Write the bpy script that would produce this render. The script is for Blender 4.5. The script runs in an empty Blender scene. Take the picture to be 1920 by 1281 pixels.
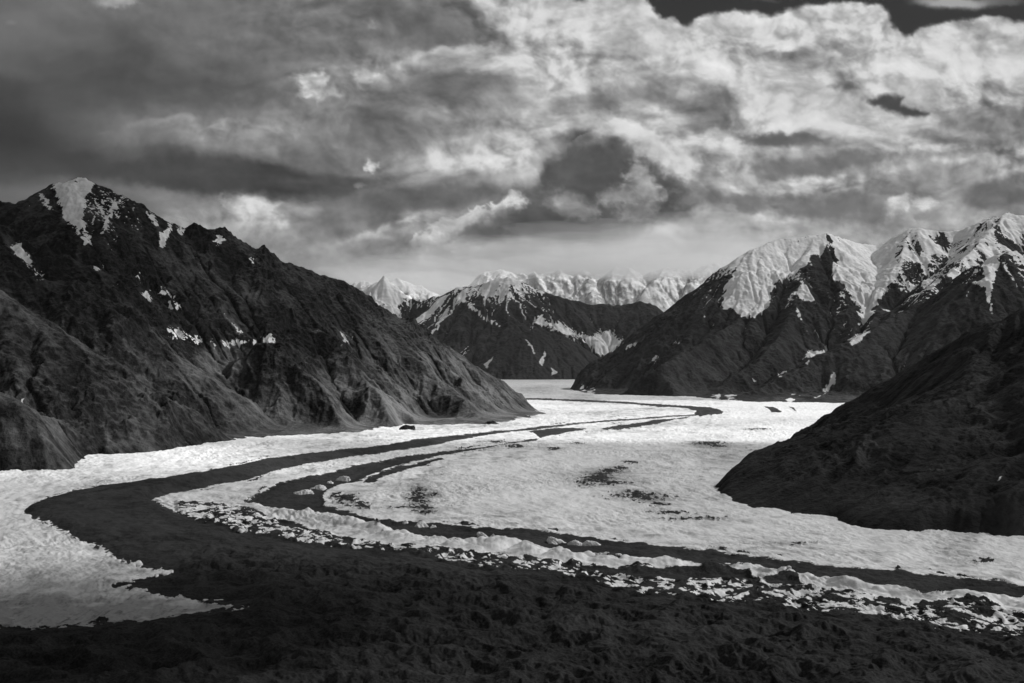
import bpy, math, time
import numpy as np
from math import radians as R

T0 = time.time()
def log(s): print('[%.1fs] %s' % (time.time() - T0, s))

# ------------------------------------------------------------------ camera
F = 2133.0            # focal length in pixels of a 1920 px wide picture
H = 300.0             # eye height above the glacier
HZ = 675.0            # row of the level horizon
sc = bpy.context.scene
cam_d = bpy.data.cameras.new('camera')
cam_d.sensor_width = 36.0
cam_d.lens = 36.0 * F / 1920.0
cam_d.shift_y = (HZ - 640.5) / 1920.0
cam_d.clip_start = 1.0
cam_d.clip_end = 400000.0
cam = bpy.data.objects.new('camera', cam_d)
sc.collection.objects.link(cam)
cam.location = (0, 0, H)
cam.rotation_euler = (R(90), 0, 0)
sc.camera = cam

# ------------------------------------------------------------------ world, sun, exposure
SUN_AZ, SUN_EL = 76.0, 40.0       # to the right of the view direction (+Y), above the horizon
world = bpy.data.worlds.new("World")
sc.world = world
world.use_nodes = True
wn = world.node_tree
bg = wn.nodes['Background']
sky = wn.nodes.new('ShaderNodeTexSky')
sky.sky_type = 'NISHITA'
sky.sun_disc = False
sky.sun_elevation = R(SUN_EL)
sky.sun_rotation = R(SUN_AZ)
bw = wn.nodes.new('ShaderNodeRGBToBW')      # the picture is monochrome
wn.links.new(sky.outputs[0], bw.inputs[0])
wn.links.new(bw.outputs[0], bg.inputs['Color'])
bg.inputs['Strength'].default_value = 0.09
sun_d = bpy.data.lights.new('sun', 'SUN')
sun_d.energy = 4.7
sun_d.angle = R(0.6)
sun_d.color = (1, 1, 1)
sun = bpy.data.objects.new('sun', sun_d)
sc.collection.objects.link(sun)
sdir = (math.cos(R(SUN_EL)) * math.sin(R(SUN_AZ)), math.cos(R(SUN_EL)) * math.cos(R(SUN_AZ)), math.sin(R(SUN_EL)))
from mathutils import Vector
sun.rotation_euler = Vector(sdir).to_track_quat('Z', 'Y').to_euler()
sun.location = (0, 0, 3000)
sc.view_settings.view_transform = 'Standard'
sc.view_settings.look = 'None'
sc.view_settings.gamma = 1.0
sc.view_settings.exposure = 0.0
sc.render.engine = 'CYCLES'
sc.cycles.max_bounces = 5
sc.cycles.diffuse_bounces = 2
sc.cycles.volume_bounces = 2
sc.cycles.transparent_max_bounces = 12

# ------------------------------------------------------------------ numpy helpers
f32 = np.float32
_rng = np.random.RandomState(7)
_perm = _rng.permutation(1024).astype(np.int32)
_perm = np.concatenate([_perm, _perm])
_ang = _rng.rand(1024) * 2 * np.pi
_gx = np.cos(_ang).astype(f32); _gy = np.sin(_ang).astype(f32)

def pn(x, y, seed=0):
    x = np.asarray(x, f32); y = np.asarray(y, f32)
    fx = np.floor(x); fy = np.floor(y)
    xi = (fx.astype(np.int32) + seed * 57) & 1023
    yi = (fy.astype(np.int32) + seed * 131) & 1023
    x = x - fx; y = y - fy
    xi1 = (xi + 1) & 1023; yi1 = (yi + 1) & 1023
    u = x * x * x * (x * (x * 6 - 15) + 10); v = y * y * y * (y * (y * 6 - 15) + 10)
    pa = _perm[xi]; pb = _perm[xi1]
    i = _perm[pa + yi]; a = _gx[i] * x + _gy[i] * y
    i = _perm[pb + yi]; b = _gx[i] * (x - 1) + _gy[i] * y
    i = _perm[pa + yi1]; c = _gx[i] * x + _gy[i] * (y - 1)
    i = _perm[pb + yi1]; d = _gx[i] * (x - 1) + _gy[i] * (y - 1)
    a = a + u * (b - a); c = c + u * (d - c)
    return (a + v * (c - a)) * 1.45          # about -1..1

def fbm(x, y, oct=4, seed=0, gain=0.5, lac=2.03):
    s = 0; a = 1.0; t = 0
    for k in range(oct):
        s = s + a * pn(x, y, seed + k * 3); t += a
        a *= gain; x = x * lac + 11.3; y = y * lac + 5.7
    return s / t

def ridged(x, y, oct=4, seed=0, gain=0.5):
    s = 0; a = 1.0; t = 0
    for k in range(oct):
        s = s + a * (1 - 2 * np.abs(pn(x, y, seed + k * 3))); t += a
        a *= gain; x = x * 2.03 + 3.1; y = y * 2.03 + 7.7
    return s / t

def sst(a, b, x):
    t = np.clip((x - a) / (b - a), 0, 1)
    return t * t * (3 - 2 * t)

def blur(a, n=1):
    for _ in range(n):
        p = np.pad(a, 1, mode='edge')
        a = (p[:-2, 1:-1] + 2 * p[1:-1, 1:-1] + p[2:, 1:-1]) * 0.25
        p = np.pad(a, 1, mode='edge')
        a = (p[1:-1, :-2] + 2 * p[1:-1, 1:-1] + p[1:-1, 2:]) * 0.25
    return a

def W3(px, py, Y):       # a photo point seen at depth Y -> world
    return ((px - 960.0) / F * Y, Y, H + (HZ - py) / F * Y)

def poly_sdf(px, py, poly):
    """signed distance (positive inside) to a polygon, same units as px, py"""
    P = np.array(poly, f32); n = len(P)
    m = 60
    d2 = np.full(px.shape, 1e12, f32); ins = np.zeros(px.shape, bool)
    for i in range(n):
        ax, ay = P[i]; bx, by = P[(i + 1) % n]
        ex, ey = bx - ax, by - ay
        wx = px - ax; wy = py - ay
        t = np.clip((wx * ex + wy * ey) / (ex * ex + ey * ey + 1e-9), 0, 1)
        qx = wx - t * ex; qy = wy - t * ey
        d2 = np.minimum(d2, qx * qx + qy * qy)
        if ay != by:
            c = ((ay > py) != (by > py)) & (px < (bx - ax) * (py - ay) / (by - ay) + ax)
            ins ^= c
    d = np.sqrt(d2)
    return np.where(ins, d, -d)

def psdf_local(px, py, poly, pad=40):
    P = np.array(poly, f32)
    out = np.full(px.shape, -float(pad), f32)
    m = (px > P[:, 0].min() - pad) & (px < P[:, 0].max() + pad) & (py > P[:, 1].min() - pad) & (py < P[:, 1].max() + pad)
    if m.any():
        out[m] = np.maximum(poly_sdf(px[m], py[m], poly), -pad)
    return out

def line_dist(px, py, pts):
    d2 = np.full(px.shape, 1e12, f32)
    for i in range(len(pts) - 1):
        ax, ay = pts[i]; bx, by = pts[i + 1]
        ex, ey = bx - ax, by - ay
        t = np.clip(((px - ax) * ex + (py - ay) * ey) / (ex * ex + ey * ey + 1e-9), 0, 1)
        qx = px - ax - t * ex; qy = py - ay - t * ey
        d2 = np.minimum(d2, qx * qx + qy * qy)
    return np.sqrt(d2)

def grid_object(name, X, Y, Z, attrs, mat, keep=None, label=None):
    ny, nx = X.shape
    idx = np.arange(nx * ny, dtype=np.int32).reshape(ny, nx)
    q = np.stack([idx[:-1, :-1], idx[:-1, 1:], idx[1:, 1:], idx[1:, :-1]], -1).reshape(-1, 4)
    co = np.stack([X, Y, Z], -1).reshape(-1, 3).astype(f32)
    vals = {k: np.asarray(v, f32).reshape(-1) for k, v in attrs.items()}
    if keep is not None:
        kf = keep.reshape(-1)
        q = q[kf[q].any(1)]
        used = np.zeros(nx * ny, bool); used[q.reshape(-1)] = True
        remap = np.cumsum(used).astype(np.int32) - 1
        q = remap[q]; co = co[used]
        vals = {k: v[used] for k, v in vals.items()}
    me = bpy.data.meshes.new(name)
    me.vertices.add(len(co)); me.vertices.foreach_set('co', co.reshape(-1))
    me.loops.add(q.size); me.loops.foreach_set('vertex_index', q.reshape(-1).astype(np.int32))
    me.polygons.add(len(q))
    me.polygons.foreach_set('loop_start', np.arange(0, q.size, 4, dtype=np.int32))
    me.polygons.foreach_set('loop_total', np.full(len(q), 4, np.int32))
    me.polygons.foreach_set('use_smooth', np.ones(len(q), bool))
    me.update(calc_edges=True)
    for k, v in vals.items():
        a = me.attributes.new(k, 'FLOAT', 'POINT'); a.data.foreach_set('value', v)
    me.materials.append(mat)
    o = bpy.data.objects.new(name, me)
    sc.collection.objects.link(o)
    o['kind'] = 'structure'
    if label: o['label'] = label
    log('%s %d faces' % (name, len(q)))
    return o

# ------------------------------------------------------------------ materials
class NT:
    def __init__(s, name):
        s.m = bpy.data.materials.new(name); s.m.use_nodes = True
        s.t = s.m.node_tree; s.t.nodes.clear()
        s.out = s.t.nodes.new('ShaderNodeOutputMaterial')
    def n(s, typ, **kw):
        nd = s.t.nodes.new(typ)
        for k, v in kw.items(): setattr(nd, k, v)
        return nd
    def l(s, a, b): s.t.links.new(a, b)
    def val(s, sock, v):
        if hasattr(v, 'is_output') or isinstance(v, bpy.types.NodeSocket): s.l(v, sock)
        else: sock.default_value = v
    def math(s, op, a, b=0.0, c=0.0, clamp=False):
        nd = s.n('ShaderNodeMath', operation=op, use_clamp=clamp)
        s.val(nd.inputs[0], a); s.val(nd.inputs[1], b); s.val(nd.inputs[2], c)
        return nd.outputs[0]
    def attr(s, name):
        return s.n('ShaderNodeAttribute', attribute_name=name).outputs['Fac']
    def pos(s, scale=(1, 1, 1), rotz=0.0):
        g = s.n('ShaderNodeNewGeometry').outputs['Position']
        m = s.n('ShaderNodeMapping'); s.l(g, m.inputs[0])
        m.inputs['Rotation'].default_value = (0, 0, rotz)
        m.inputs['Scale'].default_value = scale
        return m.outputs[0]
    def noise(s, vec, scale, detail=4, rough=0.55, dist=0.0, typ='FBM'):
        nd = s.n('ShaderNodeTexNoise', noise_type=typ); s.l(vec, nd.inputs['Vector'])
        nd.inputs['Scale'].default_value = scale; nd.inputs['Detail'].default_value = detail
        nd.inputs['Roughness'].default_value = rough; nd.inputs['Distortion'].default_value = dist
        return nd.outputs['Fac']
    def maprange(s, v, a, b, c=0.0, d=1.0, smooth=True, clamp=True):
        nd = s.n('ShaderNodeMapRange', interpolation_type='SMOOTHSTEP' if smooth else 'LINEAR')
        s.val(nd.inputs[0], v)
        for i, x in enumerate((a, b, c, d)): nd.inputs[1 + i].default_value = x
        nd.clamp = clamp
        return nd.outputs[0]
    def mix(s, f, a, b):
        nd = s.n('ShaderNodeMix', data_type='FLOAT')
        s.val(nd.inputs[0], f); s.val(nd.inputs[2], a); s.val(nd.inputs[3], b)
        return nd.outputs[0]
    def grey(s, v):
        nd = s.n('ShaderNodeCombineColor')
        for i in range(3): s.val(nd.inputs[i], v)
        return nd.outputs[0]
    def bump(s, h, dist, strength=1.0, normal=None):
        nd = s.n('ShaderNodeBump'); s.val(nd.inputs['Height'], h)
        nd.inputs['Distance'].default_value = dist
        s.val(nd.inputs['Strength'], strength)
        if normal is not None: s.l(normal, nd.inputs['Normal'])
        return nd.outputs[0]
    def principled(s, col, rough, normal=None, spec=0.2):
        p = s.n('ShaderNodeBsdfPrincipled')
        s.l(s.grey(col), p.inputs['Base Color']); s.val(p.inputs['Roughness'], rough)
        s.val(p.inputs['Specular IOR Level'], spec)
        if normal is not None: s.l(normal, p.inputs['Normal'])
        s.l(p.outputs[0], s.out.inputs['Surface'])
        return p

def mountain_mat(name, lo, hi, scale, snow_col=0.8, edge=0.05, jitter=0.28):
    """dark rock and scree with snow lying where the 'snow' attribute says; scale = size in metres of the finest grain"""
    t = NT(name)
    p = t.pos()
    grain = t.noise(p, 1.0 / (scale * 6), 6, 0.62)
    fine = t.noise(p, 1.0 / (scale * 2.2), 4, 0.6)
    tone = t.attr('tone')
    v = t.math('ADD', tone, t.math('MULTIPLY', t.math('SUBTRACT', grain, 0.5), 0.9))
    v = t.math('ADD', v, t.math('MULTIPLY', t.math('SUBTRACT', fine, 0.5), 0.35))
    rock = t.math('MAXIMUM', t.maprange(v, 0.0, 1.0, lo, hi, smooth=False, clamp=False), lo * 0.6)
    sn = t.math('ADD', t.attr('snow'), t.math('MULTIPLY', t.math('SUBTRACT', fine, 0.5), jitter))
    sn = t.math('ADD', sn, t.math('MULTIPLY', t.math('SUBTRACT', grain, 0.5), jitter))
    sm = t.maprange(sn, 0.5 - edge, 0.5 + edge)
    scol = t.math('ADD', snow_col, t.math('MULTIPLY', t.math('SUBTRACT', t.noise(t.pos((1, 1, 3.0)), 1.0 / (scale * 16), 5, 0.6, 0.8), 0.5), 0.55))
    col = t.mix(sm, rock, scol)
    nb = t.bump(grain, scale * 4.0, t.mix(sm, 0.7, 0.12))
    nb = t.bump(fine, scale * 1.6, t.mix(sm, 0.7, 0.12), nb)
    t.principled(col, 0.92, nb, 0.1)
    return t.m

# ------------------------------------------------------------------ mountain builder
def erode(h, dx, iters, K, depth, seed, talus=0.9):
    ny, nx = h.shape
    N = nx * ny
    h0 = h.copy()
    A = np.ones(N)
    flat = np.arange(N).reshape(ny, nx)
    offs = [(-1, -1, 1.414), (-1, 0, 1), (-1, 1, 1.414), (0, -1, 1), (0, 1, 1), (1, -1, 1.414), (1, 0, 1), (1, 1, 1.414)]
    for it in range(iters):
        best = np.zeros((ny, nx)); rec = flat.copy(); dist = np.ones((ny, nx))
        hp = np.pad(h, 1, mode='edge')
        for dy, dxx, dd in offs:
            s = (h - hp[1 + dy:ny + 1 + dy, 1 + dxx:nx + 1 + dxx]) / dd
            m = s > best
            best[m] = s[m]; dist[m] = dd
            rec[m] = (flat + dy * nx + dxx)[m]
        rec[0, :] = flat[0, :]; rec[-1, :] = flat[-1, :]; rec[:, 0] = flat[:, 0]; rec[:, -1] = flat[:, -1]
        r = rec.reshape(-1); selfr = r == flat.reshape(-1)
        for _ in range(60 if it == 0 else 14):
            w = np.where(selfr, 0, A)
            A = 1 + np.bincount(r, weights=w, minlength=N)
        c = (K * np.sqrt(A.reshape(ny, nx) * dx * dx) / (dx * dist))
        hr = h.reshape(-1)[r].reshape(ny, nx)
        h = (h + c * hr) / (1 + c)
        h = np.maximum(h, h0 - depth)
        # loose material settles
        b = blur(h)
        lap = b - h
        h = h + np.clip(lap, -talus, talus) * 0.35
    return h, A.reshape(ny, nx)

def up2(a):
    ny, nx = a.shape
    o = np.zeros((ny * 2, nx * 2), a.dtype)
    o[::2, ::2] = a; o[1::2, ::2] = a; o[::2, 1::2] = a; o[1::2, 1::2] = a
    return blur(o, 1)

def ridge_field(X, Y, ridges, k, flare):
    """height of the mountain: slopes falling away on both sides of every crest line"""
    h = np.full(X.shape, -400.0); 
    for rd in ridges:
        kk = k
        pts = rd
        if isinstance(rd, tuple): kk, pts = rd
        w = [W3(*p) for p in pts]
        best = np.full(X.shape, -400.0)
        for a, b in zip(w[:-1], w[1:]):
            ex, ey = b[0] - a[0], b[1] - a[1]
            L2 = ex * ex + ey * ey
            t = np.clip(((X - a[0]) * ex + (Y - a[1]) * ey) / L2, 0, 1)
            d = np.hypot(X - a[0] - t * ex, Y - a[1] - t * ey)
            z = a[2] + t * (b[2] - a[2])
            # steep near the crest, easing out into a scree foot
            e = np.maximum(z, 1.0)
            hh = z - kk * d
            foot = flare
            hh = np.where(hh < foot, foot - foot * 2 * (1 - np.exp(-(foot - hh) / (2 * foot))) , hh) if foot > 0 else hh
            best = np.maximum(best, hh)
        s = 10.0
        m = np.maximum(h, best)
        dlt = np.abs(h - best)
        h = m + np.where(dlt < 4 * s, (4 * s - dlt) ** 2 / (16 * s), 0)
    return h

def streaks(h, step, seed, n=5):
    """two noise fields (fine, coarse) drawn out down the fall line, about -2..2"""
    g = blur(h, 5)
    gy, gx = np.gradient(g, step)
    m = np.hypot(gx, gy) + 1e-3
    ny, nx = h.shape
    rs = np.random.RandomState(seed)
    jj, ii = np.meshgrid(np.arange(nx), np.arange(ny))
    out = []
    for scale, k in ((0, n), (2, n)):
        w = rs.randn(ny, nx)
        if scale: w = blur(w, scale * 3); w /= w.std()
        L = 1.5
        tj = np.clip(np.rint(jj - gx / m * L + rs.rand(ny, nx) - 0.5), 0, nx - 1).astype(np.int64)
        ti = np.clip(np.rint(ii - gy / m * L + rs.rand(ny, nx) - 0.5), 0, ny - 1).astype(np.int64)
        r = (ti * nx + tj).reshape(-1); w = w.reshape(-1)
        for _ in range(k):
            w = 0.5 * (w + w[r]); r = r[r]
        w = w.reshape(ny, nx)
        w = blur(w, 1); w = w / w.std()
        out.append(np.clip(w, -2.5, 2.5))
    return out

def make_mountain(name, ridges, box, step, k, mat, seed, flare=30, gully=(60, 400), er=(24, 0.02, 70),
                  snow_fn=None, tone_fn=None, fine=1.0, label=None, keep_z=-12, warp=0.0, foot=None, apron=(0, 300), crag=(16, 150), rough_zone=700.0, smooth_above=None):
    x0, x1, y0, y1 = box
    nx = int((x1 - x0) / (2 * step)); ny = int((y1 - y0) / (2 * step))
    xs = x0 + (np.arange(nx) + 0.5) * 2 * step; ys = y0 + (np.arange(ny) + 0.5) * 2 * step
    X, Y = np.meshgrid(xs, ys)
    amp, wl = gully
    wx = X + warp * fbm(X / (wl * 1.6), Y / (wl * 1.6), 3, seed + 50)
    wy = Y + warp * fbm(X / (wl * 1.6), Y / (wl * 1.6), 3, seed + 60)
    h0 = ridge_field(wx * 0.35 + X * 0.65, wy * 0.35 + Y * 0.65, ridges, k, flare)
    hc = ridge_field(X, Y, ridges, k, flare)
    h0 = np.maximum(h0 * 0.5 + hc * 0.5, hc - 1.0 * amp)
    # how far below the crest we are
    below = np.clip((blur(h0, 10) - h0) / 12 + 1, 0, 1)
    n = ridged(X / wl, Y / wl, 5, seed, 0.5)
    n2 = ridged(X / (wl * 0.3), Y / (wl * 0.3), 4, seed + 9) - 0.3
    crest = sst(0, 1, (h0 - blur(h0, 14)) / (0.05 * k * step * 20 + 3))
    w = (1 - 0.85 * crest)
    h = h0 + (amp * (n - 0.35) + amp * 0.22 * n2) * w * sst(-40, 60, h0)
    if foot is not None:
        wf = [((p[0] - 960.0) * H / (p[1] - HZ), H * F / (p[1] - HZ)) for p in foot]
        dft = poly_sdf((X + 10 * fbm(X / 60, Y / 60, 3, seed + 5)).astype(f32), (Y + 10 * fbm(X / 60 + 7, Y / 60, 3, seed + 6)).astype(f32), wf)
        ah, al = apron
        din = np.maximum(dft, 0)
        lo_ = ah * (1 - np.exp(-din / al)) * (1 + 0.35 * fbm(X / 90, Y / 90, 3, seed + 7)) + 0.02 * din
        s_ = 8.0
        h = np.maximum(h, lo_) + np.maximum(0, s_ - np.abs(h - lo_)) ** 2 / (4 * s_) * 0.5
        cap = 1.1 * din + 0.0008 * din * din
        h = np.where(dft > 0, np.minimum(h, cap), np.maximum(0.9 * dft, -60))
        fedge = sst(0, 120, dft)
    it, K, dep = er
    h, A = erode(h, 2 * step, it, K, dep, seed)
    log('%s eroded' % name)
    A = np.log2(A)
    h = up2(h); A = up2(A)
    xs = x0 + (np.arange(nx * 2) + 0.5) * step; ys = y0 + (np.arange(ny * 2) + 0.5) * step
    X, Y = np.meshgrid(xs, ys)
    h = h + fine * (ridged(X / (step * 9), Y / (step * 9), 3, seed + 20) * step * 0.85
                    + fbm(X / (step * 3.2), Y / (step * 3.2), 2, seed + 30) * step * 0.28) * sst(-10, 50, h)
    # crags: rough rock between smoother scree
    amp2, wl2_ = crag
    zone = sst(-0.25, 0.35, fbm(X / rough_zone, Y / rough_zone, 3, seed + 81) + 0.25 * fbm(X / (rough_zone * .2), Y / (rough_zone * .2), 2, seed + 83))
    cw = fbm(X / (wl2_ * 2), Y / (wl2_ * 2), 2, seed + 84) * wl2_ * 0.5
    r_ = ridged((X + cw) / wl2_, (Y - cw) / wl2_, 6, seed + 85, 0.6)
    r_ = np.where(r_ > 0.25, 0.25 + (r_ - 0.25) * 1.7, r_ * 0.8)
    am = amp2 * (0.35 + 0.65 * zone) * sst(0, 90, h)
    if smooth_above: am = am * (1 - 0.72 * sst(smooth_above, smooth_above + 260, h))
    h = h + am * (r_ - 0.25)
    sA, sB = streaks(h, step, seed + 70)
    h = h + (sB * step * 0.85 + sA * step * 0.26) * fine * sst(-10, 50, h)
    gy, gx = np.gradient(h, step)
    slope = np.hypot(gx, gy)
    conc = blur(h, 6) - h            # positive in hollows
    px = 960 + F * X / Y; py = HZ - F * (h - H) / Y
    hol = blur(h, 3) - h; hol = np.clip(hol / (hol.std() + 1e-6), -2.5, 2.5)      # small hollows
    ctx = dict(hol=hol, zone=zone, X=X, Y=Y, h=h, gx=gx, gy=gy, slope=slope, conc=conc, A=A, sA=sA, sB=sB, px=px, py=py, step=step)
    snow = snow_fn(ctx) if snow_fn else np.zeros_like(h)
    tone = tone_fn(ctx) if tone_fn else 0.5 + 0 * h
    return grid_object(name, X, Y, h, dict(snow=snow, tone=tone), mat, keep=h > keep_z, label=label)

def patches(c, polys, warp_px, wl, seed):
    """0.5 on the outline of the listed snow patches, more inside, less outside"""
    dx = warp_px * fbm(c['X'] / wl, c['Y'] / wl + c['h'] / wl, 3, seed)
    dy = warp_px * fbm(c['X'] / wl + 9, c['Y'] / wl + c['h'] / wl, 3, seed + 5)
    s = np.full(c['h'].shape, -1.0)
    for p in polys:
        s = np.maximum(s, psdf_local(c['px'] + dx, c['py'] + dy, p, 30) / 12.0)
    return s

# ------------------------------------------------------------------ the mountains
rock_near = mountain_mat('dark_rock_and_scree', 0.012, 0.13, 5.0)
rock_right = mountain_mat('dark_grass_and_rock', 0.008, 0.06, 3.0)
rock_far = mountain_mat('rock_with_snow', 0.012, 0.06, 9.0)
rock_mid = mountain_mat('rock_with_fresh_snow', 0.02, 0.07, 16.0)
snow_far = mountain_mat('hazed_snowy_rock', 0.22, 0.34, 26.0, snow_col=0.58, edge=0.3)  # distance haze put into the colours: rock lightened, snow greyed

# --- left massif ---
L_ridges = [
    [(-420, 470, 5500), (-200, 420, 5600), (-100, 400, 5800), (0, 378, 5900), (35, 388, 5900), (60, 368, 5930), (80, 352, 5950), (105, 343, 5980), (150, 336, 6000),
     (182, 346, 6020), (215, 362, 6040), (250, 378, 6060), (290, 403, 6090), (340, 425, 6130), (385, 433, 6170), (420, 440, 6200),
     (447, 458, 6230), (480, 470, 6260), (510, 477, 6290), (560, 500, 6340), (610, 520, 6390), (650, 540, 6430), (700, 572, 6490),
     (745, 592, 6530), (790, 622, 6570), (840, 652, 6620), (870, 670, 6650), (900, 690, 6680), (935, 715, 6720), (960, 738, 6740), (985, 762, 6750)],
    (0.8, [(-420, 380, 5300), (-200, 395, 5150), (-80, 420, 5100), (0, 436, 5060), (40, 452, 5050), (90, 472, 5050), (135, 488, 5060), (178, 506, 5080), (220, 545, 5130), (262, 590, 5200), (290, 640, 5250)]),
    [(-420, 300, 5000), (-250, 380, 5000), (-120, 440, 4900), (0, 471, 4850), (50, 498, 4830), (94, 527, 4800), (155, 539, 4780), (200, 577, 4750), (248, 610, 4740), (290, 640, 4750), (328, 656, 4760), (370, 690, 4780), (422, 722, 4800), (455, 748, 4820), (487, 773, 4850), (530, 806, 4885)],
    [(-420, 360, 4300), (-200, 470, 4150), (-90, 515, 4080), (0, 548, 4050), (52, 590, 4010), (90, 610, 3980), (127, 628, 3980), (187, 670, 4000), (244, 717, 4050), (300, 745, 4100), (365, 783, 4200), (422, 818, 4270)],
    (0.55, [(-300, 620, 3300), (-100, 700, 3250), (0, 745, 3230), (30, 765, 3240), (61, 787, 3270), (103, 815, 3350), (160, 850, 3560)]),
    (1.0, [(420, 712, 5050), (440, 680, 5130), (464, 658, 5200), (495, 660, 5210), (525, 665, 5180), (562, 698, 5120), (609, 736, 5020), (630, 770, 4900), (645, 800, 4800)]),
    [(495, 660, 5210), (530, 648, 5450), (570, 640, 5650), (600, 625, 5800)],
    [(420, 440, 6200), (450, 478, 6150), (468, 506, 6100), (500, 545, 6020), (530, 581, 5950), (560, 600, 5880), (590, 622, 5800), (643, 655, 5620), (680, 700, 5450), (713, 735, 5300), (745, 780, 5130), (770, 803, 5000)],
    [(610, 520, 6390), (650, 560, 6320), (700, 605, 6230), (760, 655, 6120), (793, 680, 6040), (830, 715, 5930), (867, 747, 5780), (900, 783, 5600)],
    [(700, 572, 6490), (760, 622, 6400), (810, 665, 6300), (860, 705, 6200), (905, 745, 6120), (935, 772, 6060)],
    [(150, 336, 6000), (165, 380, 5900), (190, 430, 5780), (225, 480, 5680), (270, 540, 5560), (300, 590, 5480)],
    [(290, 403, 6090), (300, 450, 5980), (330, 510, 5880), (350, 560, 5800)],
]
L_snow = [
    [(108, 340), (165, 328), (176, 346), (160, 368), (155, 400), (160, 425), (146, 435), (125, 408), (112, 385), (98, 352)],
    [(76, 366), (88, 372), (100, 395), (84, 388)],
    [(318, 418), (324, 420), (320, 440), (306, 462), (298, 456), (308, 436)],
    [(332, 423), (348, 428), (342, 438), (334, 434)], [(272, 398), (290, 402), (296, 418), (280, 416)],
    [(405, 442), (420, 448), (414, 460), (400, 456)],
    [(40, 458), (50, 480), (60, 500), (78, 518), (92, 526), (62, 514), (44, 490), (30, 460)],
    [(155, 430), (168, 436), (174, 460), (158, 456)], [(214, 372), (222, 380), (198, 430), (190, 440), (200, 402)],
    [(272, 540), (280, 545), (286, 562), (276, 560)], [(296, 540), (302, 545), (304, 565), (298, 560)],
    [(308, 550), (318, 560), (326, 580), (316, 574)], [(330, 560), (338, 566), (334, 580), (328, 574)],
    [(255, 505), (262, 510), (262, 528), (256, 520)],
    [(310, 612), (330, 620), (350, 632), (345, 638), (322, 628)], [(360, 632), (380, 640), (372, 646), (356, 640)],
    [(398, 640), (410, 642), (402, 648)], [(420, 643), (434, 644), (426, 650)], [(440, 640), (456, 642), (448, 650), (438, 648)],
    [(470, 640), (480, 636), (474, 644)], [(495, 638), (508, 634), (500, 642)], [(172, 495), (190, 502), (182, 508)],
    [(642, 628), (650, 640), (646, 642)], [(466, 484), (472, 490), (470, 494)],
]
def L_snow_fn(c):
    s = patches(c, L_snow, 9, 90, 31) + 0.22 * c['sA'] + 0.2 * c['sB'] + 0.22 * c['hol']
    n = fbm(c['X'] / 60, c['Y'] / 260, 4, 41)
    n2 = fbm(c['X'] / 26, c['Y'] / 26 + c['h'] / 60, 3, 44)
    base = (c['h'] - 1010) / 620 + c['conc'] * 0.02 - 0.12 * (c['slope'] - 0.7) + 0.35 * n * sst(500, 900, c['h']) + 0.15 * n2 + 0.22 * c['sA'] + 0.22 * c['sB'] + 0.28 * c['hol'] - 0.36
    base += 0.72 * np.exp(-((c['px'] - 205) / 75) ** 2 - ((c['py'] - 400) / 60) ** 2)
    base -= 0.9 * sst(330, 560, c['px']) 
    base -= 2.0 * sst(5450, 5250, c['Y'])
    return np.maximum(base, 0.5 + s * 0.8)
def L_tone_fn(c):
    n = fbm(c['X'] / 300, c['Y'] / 300, 4, 70)
    t = 0.26 - 0.16 * c['zone'] + 0.20 * c['sB'] + 0.13 * c['sA'] + 0.25 * n - 0.30 * (c['slope'] - 0.75) - c['conc'] * -0.015
    t += 0.28 * sst(420, 150, c['h']) * sst(-0.2, 0.5, fbm(c['X'] / 220, c['Y'] / 420, 3, 75))
    t += 0.15 * sst(520, 700, c['px']) * sst(400, 200, c['h'])
    t += 1.5 * sst(46, 6, np.hypot((c['px'] - 415) / 1.5, c['py'] - 672 - 0.12 * (c['px'] - 415))) * (0.7 + 0.2 * c['sB'])   # pale scree of the cirque floor
    t += 0.35 * sst(560, 680, c['px']) * sst(430, 250, c['h']) * sst(-0.3, 0.4, c['sB'])
    t += 0.30 * np.exp(-((c['px'] - 470) / 60) ** 2 - ((c['py'] - 775) / 25) ** 2) + 0.3 * np.exp(-((c['px'] - 60) / 70) ** 2 - ((c['py'] - 820) / 30) ** 2)
    return np.clip(t, 0, 2.2)
L_foot = [(-900,930),(-400,905),(0,886),(60,884),(100,883),(140,879),(158,864),(168,856),(230,853),(300,848),(360,838),(420,829),(480,822),(560,818),(640,814),(700,810),(735,803),(760,796),(800,800),(860,796),(905,797),(960,791),(1000,783),(1035,776),(1010,769),(985,762),(965,746),(900,738),(-900,738)]
make_mountain('mountain_slope', L_ridges, (-4300, 250, 2900, 7000), 4.3, 0.82, rock_near, 3, flare=40, gully=(52, 520),
              er=(26, 0.013, 60), snow_fn=L_snow_fn, tone_fn=L_tone_fn, warp=60, foot=L_foot, apron=(8, 60), crag=(54, 230),
              label='dark rocky massif on the left with a snow chute below its summit')

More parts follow.
